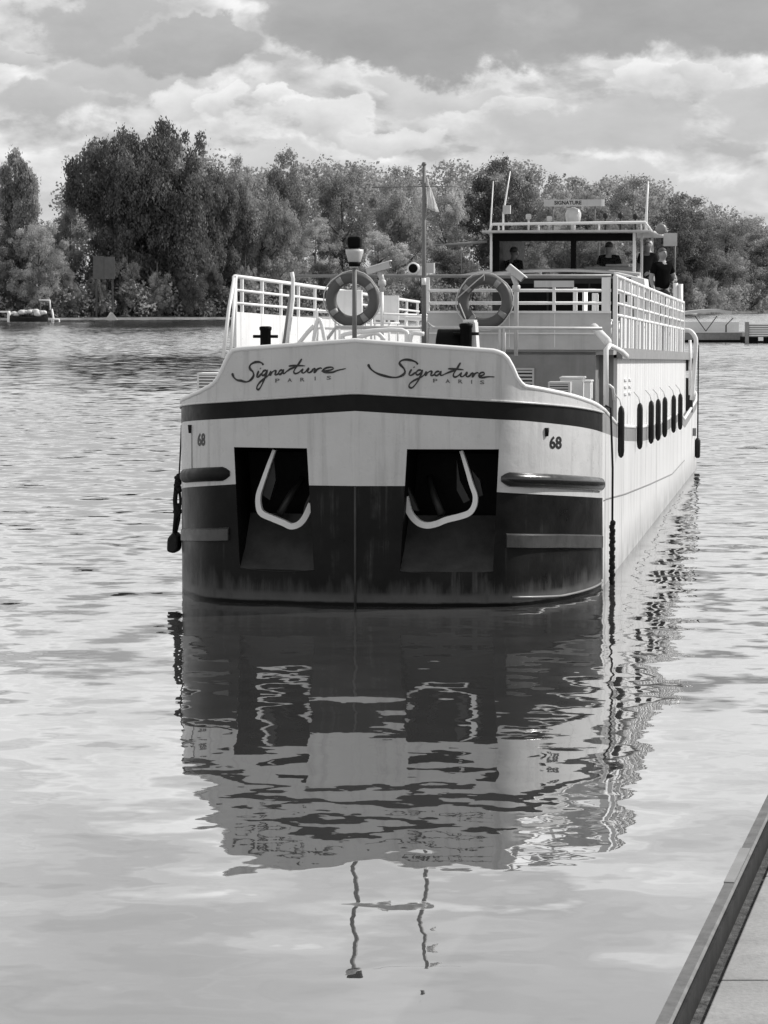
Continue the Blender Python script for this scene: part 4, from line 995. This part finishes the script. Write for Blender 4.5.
for i, (l, x) in enumerate(zip(BL, BX)):
    D = interp(SP, x)+3
    tree('bush', 'bush', i, x, D, 264-(i*7 % 14)+(14 if x > 600 else 0), 50, ('leaf_dark', 'leaf_mid')[i % 3 == 1], 'dense waterside bush '+l, GB, .0, .6)
# undergrowth that nobody could count fills the foot of the trees
rng = np.random.default_rng(8); Cs = []; Ns = []
for k in range(900):
    px = rng.uniform(-60, 830); D = interp(SP, px)+rng.uniform(1.5, 9); s = F/D; r = rng.uniform(.8, 2.2); n = int(40*r*r)
    z = rng.uniform(.2, 4.5); d = rng.normal(size=(n, 3)); d /= np.linalg.norm(d, axis=1)[:, None]; Cs.append(np.array([(px-384)/s, D, z])+d*r*rng.uniform(.3, 1, (n, 1))); Ns.append(d)
Cs = np.concatenate(Cs); Ns = np.concatenate(Ns); k = Cs[:, 2] > -.1; Cs = Cs[k]; Ns = Ns[k]; V = leaves(Cs, Ns, .26, 1.0, rng); n = len(Cs)
me = bpy.data.meshes.new('undergrowth'); me.vertices.add(4*n); me.vertices.foreach_set('co', V.astype(np.float32).ravel()); me.loops.add(4*n); me.loops.foreach_set('vertex_index', np.arange(4*n, dtype=np.int32))
me.polygons.add(n); me.polygons.foreach_set('loop_start', np.arange(0, 4*n, 4, dtype=np.int32)); me.update(calc_edges=True); me.materials.append(M['leaf_mid'])
o = bpy.data.objects.new('undergrowth', me); COL.objects.link(o); tag(o, 'low undergrowth along the foot of the far bank trees', 'undergrowth', kind='stuff')
# the wood beyond reads as one mass
rng = np.random.default_rng(5); Cs = []; Ns = []
for k in range(1500):
    px = rng.uniform(-120, 900); D = 540+max(0, px-250)*.30+rng.uniform(0, 60); s = F/D
    tp = interp([(-120,215),(60,225),(74,170),(100,140),(200,140),(232,168),(300,160),(345,162),(420,170),(460,160),(520,160),(560,176),(640,178),(700,196),(768,230),(900,250)], px)
    z = rng.uniform(0.3, 1)**.7*(H+(295-tp)/s-2); r = rng.uniform(1.8, 4.0)
    n = 90; d = rng.normal(size=(n, 3)); d /= np.linalg.norm(d, axis=1)[:, None]; Cs.append(np.array([(px-384)/s, D, z])+d*r*rng.uniform(.5, 1, (n, 1))); Ns.append(d)
Cs = np.concatenate(Cs); Ns = np.concatenate(Ns); V = leaves(Cs, Ns, .42, 1.0, rng); n = len(Cs)
me = bpy.data.meshes.new('distant_wood'); me.vertices.add(4*n); me.vertices.foreach_set('co', V.astype(np.float32).ravel()); me.loops.add(4*n); me.loops.foreach_set('vertex_index', np.arange(4*n, dtype=np.int32))
me.polygons.add(n); me.polygons.foreach_set('loop_start', np.arange(0, 4*n, 4, dtype=np.int32)); me.update(calc_edges=True); me.materials.append(M['leaf_mid'])
o = bpy.data.objects.new('distant_wood', me); COL.objects.link(o); tag(o, 'wood filling in behind the trees of the far bank', 'wood', kind='stuff')

# pale board among the willows
D = 415; s = F/D; o = empty('board', (at(104, 267, D).x, D, .5)); tag(o, 'square pale grey board standing in front of the dark willows on the far bank', 'board')
z1, z0 = at(104, 256, D).z-.5, at(104, 279, D).z-.5; mb = MB(); mb.box(-1.6, -.02, 0, .15, z0, z1); mb.box(.02, 1.6, 0, .15, z0, z1-.1); mb.build('panel', paint('weathered_board', .10, .7, .2, (1, 1, 1)), o)
for x in (-1.2, 1.2): mb = MB(); mb.box(x-.12, x+.12, .16, .36, -.6, z1-.3); mb.build('post', M['bark'], o)

# ------------------------------------------------------------------ moored craft, left
def place(name, px, py, label, cat, group=None):
    g = ground(px, py); o = empty(name, g); tag(o, label, cat, group); return o, F/g.y
o, s = place('moored_boat', 29, 321.5, 'low dark boat heaped with pale covers, moored at the far left bank', 'boat')
k = 1/s
mb = MB(); n = 10; vs = []
for i in range(n+1):
    u = i/n; x = (-19+38*u)*k; w = .9*math.sin(math.pi*min(1, max(.12, u*.9+.08)))**.5; sh = .35*abs(2*u-1)**2
    vs += [(x, -w, .55+sh), (x, -w*.7, -.1), (x, w*.7, -.1), (x, w, .55+sh)]
mb.add(vs, [(4*i+j, 4*i+j+1, 4*i+5+j, 4*i+4+j) for i in range(n) for j in range(3)]+[(4*i+3, 4*i, 4*i+4, 4*i+7) for i in range(n)]+[(0,1,2,3), tuple(4*n+j for j in range(4))]); mb.build('hull', M['dark'], o)
rr = random.Random(3)
mb = MB()
for i in range(16):
    x = (-15+30*i/15)*k; r = rr.uniform(.35, .6); mb.lathe([(r*.4, -r*.6), (r, -r*.3), (r*.9, r*.3), (r*.4, r*.6)], (x, rr.uniform(-.4, .3), 1.15+rr.uniform(-.15, .3)), 10)
mb.build('cover', M['canvas'], o)
o, s = place('davit_frame', 52, 322, 'thin pale bent frame standing over the water right of the covered boat', 'frame'); k = 1/s
mb = MB(); mb.tube([(-13*k,0,22*k), (-2*k,0,21.5*k), (-1.5*k,0,12*k)], .12, 6); mb.tube([(0,0,13*k), (1.5*k,0,3*k), (1*k,0,-.3)], .13, 6); mb.tube([(0,0,-.3), (0,0,3*k), (7*k,0,2.5*k), (7.5*k,0,-.3)], .12, 6); mb.build('tube_frame', M['rail'], o)
o, s = place('landing_stage', 3, 321.5, 'pale low landing stage at the left edge of the photo', 'jetty'); k = 1/s
mb = MB(); mb.box(-12*k, 6.5*k, -1, 1, 9*k, 10.5*k); mb.build('platform', M['rail'], o)
for x in (-10, 5): mb = MB(); mb.box(x*k, x*k+.3, -.9, .9, -.3, 9*k); mb.build('post', M['rail'], o)
# small tent-like cover on the bank
o, s = place('tarpaulin', 111, 320.0, 'small pale peaked tarpaulin on the bank under the highest willows', 'tarpaulin'); k = 1/s
mb = MB(); mb.add([(-6*k,0,0),(6*k,0,0),(6*k,2,0),(-6*k,2,0),(-1*k,.8,8*k),(1*k,1.2,7*k)], [(0,1,5,4),(1,2,5),(2,3,4,5),(3,0,4)]); mb.build('sheet', M['grey'], o)
bpy.data.objects[o.name].children

# ------------------------------------------------------------------ canopy boat and dock, right
o, s = place('canopy_boat', 712, 342, 'low grey motor boat with a pale canopy on thin struts, right of the stern', 'boat'); k = 1/s
mb = MB(); n = 14; vs = []
for i in range(n+1):
    u = i/n; x = (-36+70*u)*k; w = 1.1*(math.sin(math.pi*(.5+.5*u*.9)))**.5 if u < 1 else .3; z = 11*k-.3*u*k*4
    vs += [(x, -w, z), (x, -w*.85, -.15), (x, w*.85, -.15), (x, w, z)]
mb.add(vs, [(4*i+j, 4*i+j+1, 4*i+5+j, 4*i+4+j) for i in range(n) for j in range(3)]+[(4*i+3, 4*i, 4*i+4, 4*i+7) for i in range(n)]+[(0,1,2,3), tuple(4*n+j for j in range(4))]); mb.build('hull', M['gunw'], o)
mb = MB(); mb.box(-36*k, 33*k, -1.13, -1.08, .75, .83); mb.build('gunwale', M['rail'], o)
mb = MB(); mb.box(-36*k, 33*k, -.98, -.95, -.1, .18); mb.build('boot_line', M['black'], o)
mb = MB(); vs = []; n = 12
for i in range(n+1):
    u = i/n; x = (-34+52*u)*k; z = (26.5+3.2*math.sin(min(1, u*1.1)*math.pi*.62)-4.5*max(0, u-.75)*2)*k; vs += [(x, -1, z), (x, -1, z+.25), (x, 1, z+.25), (x, 1, z)]
mb.add(vs, [(4*i+j, 4*i+(j+1) % 4, 4*i+4+(j+1) % 4, 4*i+4+j) for i in range(n) for j in range(4)]+[(0,1,2,3), tuple(4*n+j for j in range(4))]); mb.build('canopy', [M['canvas']], o)
for a, b_ in (((-19,26),(-8,11)), ((-8,11),(3,26)), ((19,24),(12,17)), ((12,17),(12,10))): mb = MB(); mb.bar((a[0]*k,-1.2,a[1]*k), (b_[0]*k,-1.2,b_[1]*k), .10, .06); mb.build('strut', M['dark'], o)
mb = MB(); mb.box(-30*k, 26*k, -.4, .6, .8, 20*k); mb.build('screen', M['rail'], o)
o, s = place('floating_dock', 768, 343, 'floating dock with pale slatted side panels at the right edge of the photo', 'jetty'); k = 1/s
mb = MB(); mb.box(-23*k, 60*k, 0, 3, -.2, 6*k); mb.build('float', M['black'], o)
mb = MB(); 
for i in range(6): mb.box(-19*k, 60*k, -.06, 0, (7+i*2.2)*k, (8.2+i*2.2)*k)
mb.build('slatted_side', M['rail'], o)
mb = MB(); mb.box(-22*k, 60*k, .02, .1, 6*k, 19*k); mb.build('side_board', M['grey'], o)
mb = MB(); mb.box(-23*k, -19.5*k, -.2, .2, -.2, 21*k); mb.build('post', M['gunw'], o)
mb = MB(); mb.box(-10*k, -5*k, -.15, -.0, 2.2*k, 6*k); mb.build('step_box', M['rail'], o)

# ------------------------------------------------------------------ quay
HQ = 1.9; KH = .068
def q_(px, py, z): return ground(px, py, z)
# edge direction from the kerb's outer top line
A = q_(655, 1024, HQ+KH); B = q_(768, 794, HQ+KH); A = A.xy; B = B.xy; dirv = (B-A).normalized(); nrm = Vector((dirv.y, -dirv.x))
a0 = A-dirv*14; a1 = A+dirv*60
m, t, b = nt('quay_slab'); n1 = noise(t, coords(t, (1, 1, 1)), 1.3, 6, .6); n2 = noise(t, coords(t, (1, 1, 1)), 60, 3, .6)
c = ramp(t, n1, [(.3, .27), (.7, .42)]); c = mixc(t, mth(t, 'MULTIPLY', ramp(t, n2, [(.4, 0), (.7, 1)]), .25), c, .12)
n3 = noise(t, coords(t, (1.6, 1.6, 1.6)), 1.5, 8, .75); c = mixc(t, ramp(t, n3, [(.48, 0), (.66, .5)]), c, .12)
t.links.new(c, b.inputs['Base Color']); b.inputs['Roughness'].default_value = .9; bump(t, b, n2, .4, .004); M['slab'] = m
m, t, b = nt('mossy_gutter'); n2 = noise(t, coords(t, (1, 1, 1)), 22, 6, .7); t.links.new(ramp(t, n2, [(.35, .03), (.6, .12), (.75, .25)]), b.inputs['Base Color']); b.inputs['Roughness'].default_value = .95; bump(t, b, n2, .9, .02); M['moss'] = m
m, t, b = nt('kerb_metal'); n2 = noise(t, coords(t, (6, 6, 6)), 2, 6, .7); t.links.new(ramp(t, n2, [(.35, .09), (.65, .16)]), b.inputs['Base Color']); b.inputs['Roughness'].default_value = .6; bump(t, b, n2, .2, .01); M['kerb'] = m; M['kerbshade'] = paint('kerb_shade_colour', .014, .7, .4, (5, 5, 5), bmp=.3, spec=.2)  # second colour is shade on the kerb's inner side, painted near black
def P3(p, z): return Vector((p.x, p.y, z))
KW = .036
mb = MB(); mb.prism([(0, -2.5), (0, HQ+KH), (KW-.006, HQ+KH), (KW, HQ+KH-.006), (KW+.004, HQ-.05), (KW+.004, -2.5)], lambda u, z: P3(a0+nrm*u, z), lambda u, z: P3(a1+nrm*u, z))
tag(mb.build('quay_kerb', M['kerb']), kind='structure')
mb = MB(); mb.bar(P3(a0+nrm*(KW+.007), HQ+KH/2-.012), P3(a1+nrm*(KW+.007), HQ+KH/2-.012), .008, KH+.01); tag(mb.build('kerb_inner_face', M['kerbshade']), kind='structure')  # thin strip that carries the painted shade along the inner side
mb = MB()
# slabs with open joints running square to the view
jy = [q_(730, 980, HQ).y, q_(762, 876, HQ).y]; L = jy[1]-jy[0]
def edge_at(y, off): k = (y-a0.y)/dirv.y; p = a0+dirv*k+nrm*off; return p.x
y = jy[0]-8*L; gs = .085
while y < 40:
    for (xa, xb) in ((0, 1.9), (1.912, 4.2), (4.212, 9)):
        y0, y1 = y+.006, y+L-.006
        vs = []
        for yy_, zz in ((y0, HQ-.12), (y1, HQ-.12)):
            x0 = edge_at(yy_, gs) if xa == 0 else edge_at(yy_, 0)+xa; vs += [(x0, yy_, zz), (edge_at(yy_, 0)+xb, yy_, zz)]
        vt = [(a[0], a[1], HQ) for a in vs]
        mb.add(vs+vt, [(0,1,3,2),(4,6,7,5),(0,4,5,1),(2,3,7,6),(0,2,6,4),(1,5,7,3)])
    y += L
tag(mb.build('quay_paving', M['slab'], bevel=.004), kind='structure')
mb = MB(); mb.prism([(KW+.004, -2.5), (KW+.004, HQ-.012), (9, HQ-.012), (9, -2.5)], lambda u, z: P3(a0+nrm*u, z), lambda u, z: P3(a1+nrm*u, z)); tag(mb.build('quay_bed', M['moss']), kind='structure')
# pale paint mark on the kerb
c0 = q_(732, 883, HQ+KH).xy; c1 = q_(747, 849, HQ+KH).xy; k0 = (c0-a0).dot(dirv); k1 = (c1-a0).dot(dirv)
mb = MB(); mb.prism([(-.002, HQ+KH-.03), (-.002, HQ+KH+.003), (KW-.008, HQ+KH+.003), (KW-.008, HQ+KH-.03)], lambda u, z: P3(a0+dirv*k0+nrm*u, z), lambda u, z: P3(a0+dirv*k1+nrm*u, z)); tag(mb.build('paint_mark', M['grey']), kind='structure')

# ------------------------------------------------------------------ sun and sky
SUN_EL = R(38); AZ = R(16)      # azimuth measured from +X towards +Y
sd = Vector((math.cos(SUN_EL)*math.cos(AZ), math.cos(SUN_EL)*math.sin(AZ), math.sin(SUN_EL)))
L_ = bpy.data.lights.new('sun', 'SUN'); L_.energy = 3.8; L_.angle = R(.5); L_.color = (1, .985, .965)
lo = bpy.data.objects.new('sun', L_); COL.objects.link(lo); lo.rotation_euler = sd.to_track_quat('Z', 'Y').to_euler(); lo.location = (30, 20, 40)
wd = bpy.data.worlds.new('World'); scene.world = wd; wd.use_nodes = True; t = wd.node_tree; bg = t.nodes['Background']
sky = t.nodes.new('ShaderNodeTexSky'); sky.sky_type = 'NISHITA'; sky.sun_disc = False; sky.sun_elevation = SUN_EL; sky.sun_rotation = math.pi/2-AZ
bw = t.nodes.new('ShaderNodeRGBToBW'); t.links.new(sky.outputs[0], bw.inputs[0])
tc = t.nodes.new('ShaderNodeTexCoord'); sx = t.nodes.new('ShaderNodeSeparateXYZ'); t.links.new(tc.outputs['Generated'], sx.inputs[0])
EL = sx.outputs[2]
def wmap(sc, loc=(0,0,0)):
    mp = t.nodes.new('ShaderNodeMapping'); mp.inputs['Scale'].default_value = sc; mp.inputs['Location'].default_value = loc; t.links.new(tc.outputs['Generated'], mp.inputs[0]); return mp.outputs[0]
def nz(v, sc, det, ro, dist=0):
    n = t.nodes.new('ShaderNodeTexNoise'); n.inputs['Scale'].default_value = sc; n.inputs['Detail'].default_value = det; n.inputs['Roughness'].default_value = ro; n.inputs['Distortion'].default_value = dist
    t.links.new(v, n.inputs['Vector']); return n.outputs['Fac']
def mr(x, a, b2, c=0.0, d=1.0, smooth=False):        # float only, keeps the shader small
    n = t.nodes.new('ShaderNodeMapRange'); n.interpolation_type = 'SMOOTHSTEP' if smooth else 'LINEAR'; t.links.new(x, n.inputs[0])
    for k_, v_ in enumerate((a, b2, c, d)): n.inputs[k_+1].default_value = v_
    return n.outputs[0]
def mf(fac, a, b2):
    n = t.nodes.new('ShaderNodeMix'); n.data_type = 'FLOAT'
    for k_, v_ in ((0, fac), (2, a), (3, b2)):
        if isinstance(v_, (int, float)): n.inputs[k_].default_value = v_
        else: t.links.new(v_, n.inputs[k_])
    return n.outputs[0]
def lit(sc, loc, dl, det, ro, k):        # density and its lit side
    a = nz(wmap(sc, loc), 1.0, det, ro, .15); b2 = nz(wmap(sc, tuple(l-d for l, d in zip(loc, dl))), 1.0, det, ro, .15)
    return a, mth(t, 'MULTIPLY', mth(t, 'SUBTRACT', a, b2), k)
den, sh1 = lit((27, 27, 58), (5.2, 0, 3.3), (-.12, 0, -.22), 8, .55, 1.5)
cum = mth(t, 'ADD', mf(mr(den, .5, .62), mr(den, .42, .5, .48, .56), .42), mth(t, 'MULTIPLY', sh1, .9))
cum = mth(t, 'MINIMUM', mth(t, 'MAXIMUM', cum, .34), .80)
AZM = mth(t, 'DIVIDE', sx.outputs[0], sx.outputs[1])
wA = nz(wmap((22, 22, 30), (2.1, 0, 7.3)), 1.0, 9, .58, .1); wE = nz(wmap((22, 22, 30), (8.4, 3, 1.3)), 1.0, 9, .58, .1)
Aw = mth(t, 'ADD', AZM, mth(t, 'MULTIPLY', mth(t, 'SUBTRACT', wA, .5), .075))
Ew = mth(t, 'ADD', EL, mth(t, 'MULTIPLY', mth(t, 'SUBTRACT', wE, .5), .045))
tex = nz(wmap((40, 40, 90), (1, 0, 3)), 1.0, 8, .6, .2)
def cloud(val, px, py, rx, ry, body, rim, low, soft=.09):   # one cloud: centre, radii, grey of its body, lit rim, underside
    a0, e0, ra, re = (px-384)/2800, (295-py)/2800, rx/2800, ry/2800
    u = mth(t, 'DIVIDE', mth(t, 'SUBTRACT', Aw, a0), ra); v = mth(t, 'DIVIDE', mth(t, 'SUBTRACT', Ew, e0), re)
    d = mth(t, 'SUBTRACT', 1.0, mth(t, 'SQRT', mth(t, 'ADD', mth(t, 'MULTIPLY', u, u), mth(t, 'MULTIPLY', v, v))))
    col = mr(v, -.8, .5, low, body)
    col = mf(mth(t, 'MULTIPLY', mr(d, 0, .28, 1, 0), mr(v, -.3, .4, .15, 1)), col, rim)
    col = mth(t, 'MULTIPLY', col, texm)
    return mf(mr(d, 0, soft, 0, 1, True), val, col)
texm = mth(t, 'ADD', .82, mth(t, 'MULTIPLY', tex, .36))
val = mf(mr(EL, .01, .05, .7, .1), cum, .54)
for c_ in ((250,170,200,22,.50,.66,.46,.5),(620,175,160,20,.50,.66,.47,.5),(40,105,75,30,.42,.62,.36,.4),(130,75,110,26,.44,.66,.38,.3),
           (745,120,70,30,.44,.66,.40,.5),(570,128,135,30,.44,.66,.40,.5),(430,92,90,18,.50,.66,.44,.4),
           (200,104,44,27,.66,.90,.46,.35),(232,118,30,20,.68,.92,.48,.35),(288,112,26,17,.68,.95,.46,.3),(332,128,48,26,.62,.92,.44,.3),(392,136,54,18,.60,.86,.46,.35),
           (640,88,36,26,.68,.92,.46,.35),(700,84,46,18,.60,.84,.46,.35),(520,104,44,13,.60,.86,.48,.4),
           (20,-30,190,42,.40,.55,.32,.2),(-10,52,55,14,.46,.62,.40,.3),(118,34,96,40,.37,.58,.31,.35),(190,46,78,30,.35,.58,.29,.3),(640,2,330,66,.32,.5,.27,.2),(395,12,170,70,.31,.50,.26,.16),(420,-40,420,60,.34,.4,.30,.3)):
    val = cloud(val, *c_)
hic = mr(nz(wmap((6, 6, 26), (4, 0, 2)), 1.0, 7, .55), .36, .62, .62, 1.05)
hic = mf(mr(EL, .18, .24), hic, mr(hic, .5, 1.1, .50, .70))
val = mf(mr(EL, .105, .135), val, hic)
val = mf(mr(EL, .32, .6), val, .40)
skyv = mth(t, 'MULTIPLY', bw.outputs[0], 1.0)
mx = mf(.90, skyv, mth(t, 'MULTIPLY', val, 11.0))
t.links.new(mx, bg.inputs[0]); bg.inputs['Strength'].default_value = .10
wd.cycles.sampling_method = 'MANUAL'; wd.cycles.sample_map_resolution = 512
scene.render.resolution_x = 768; scene.render.resolution_y = 1024
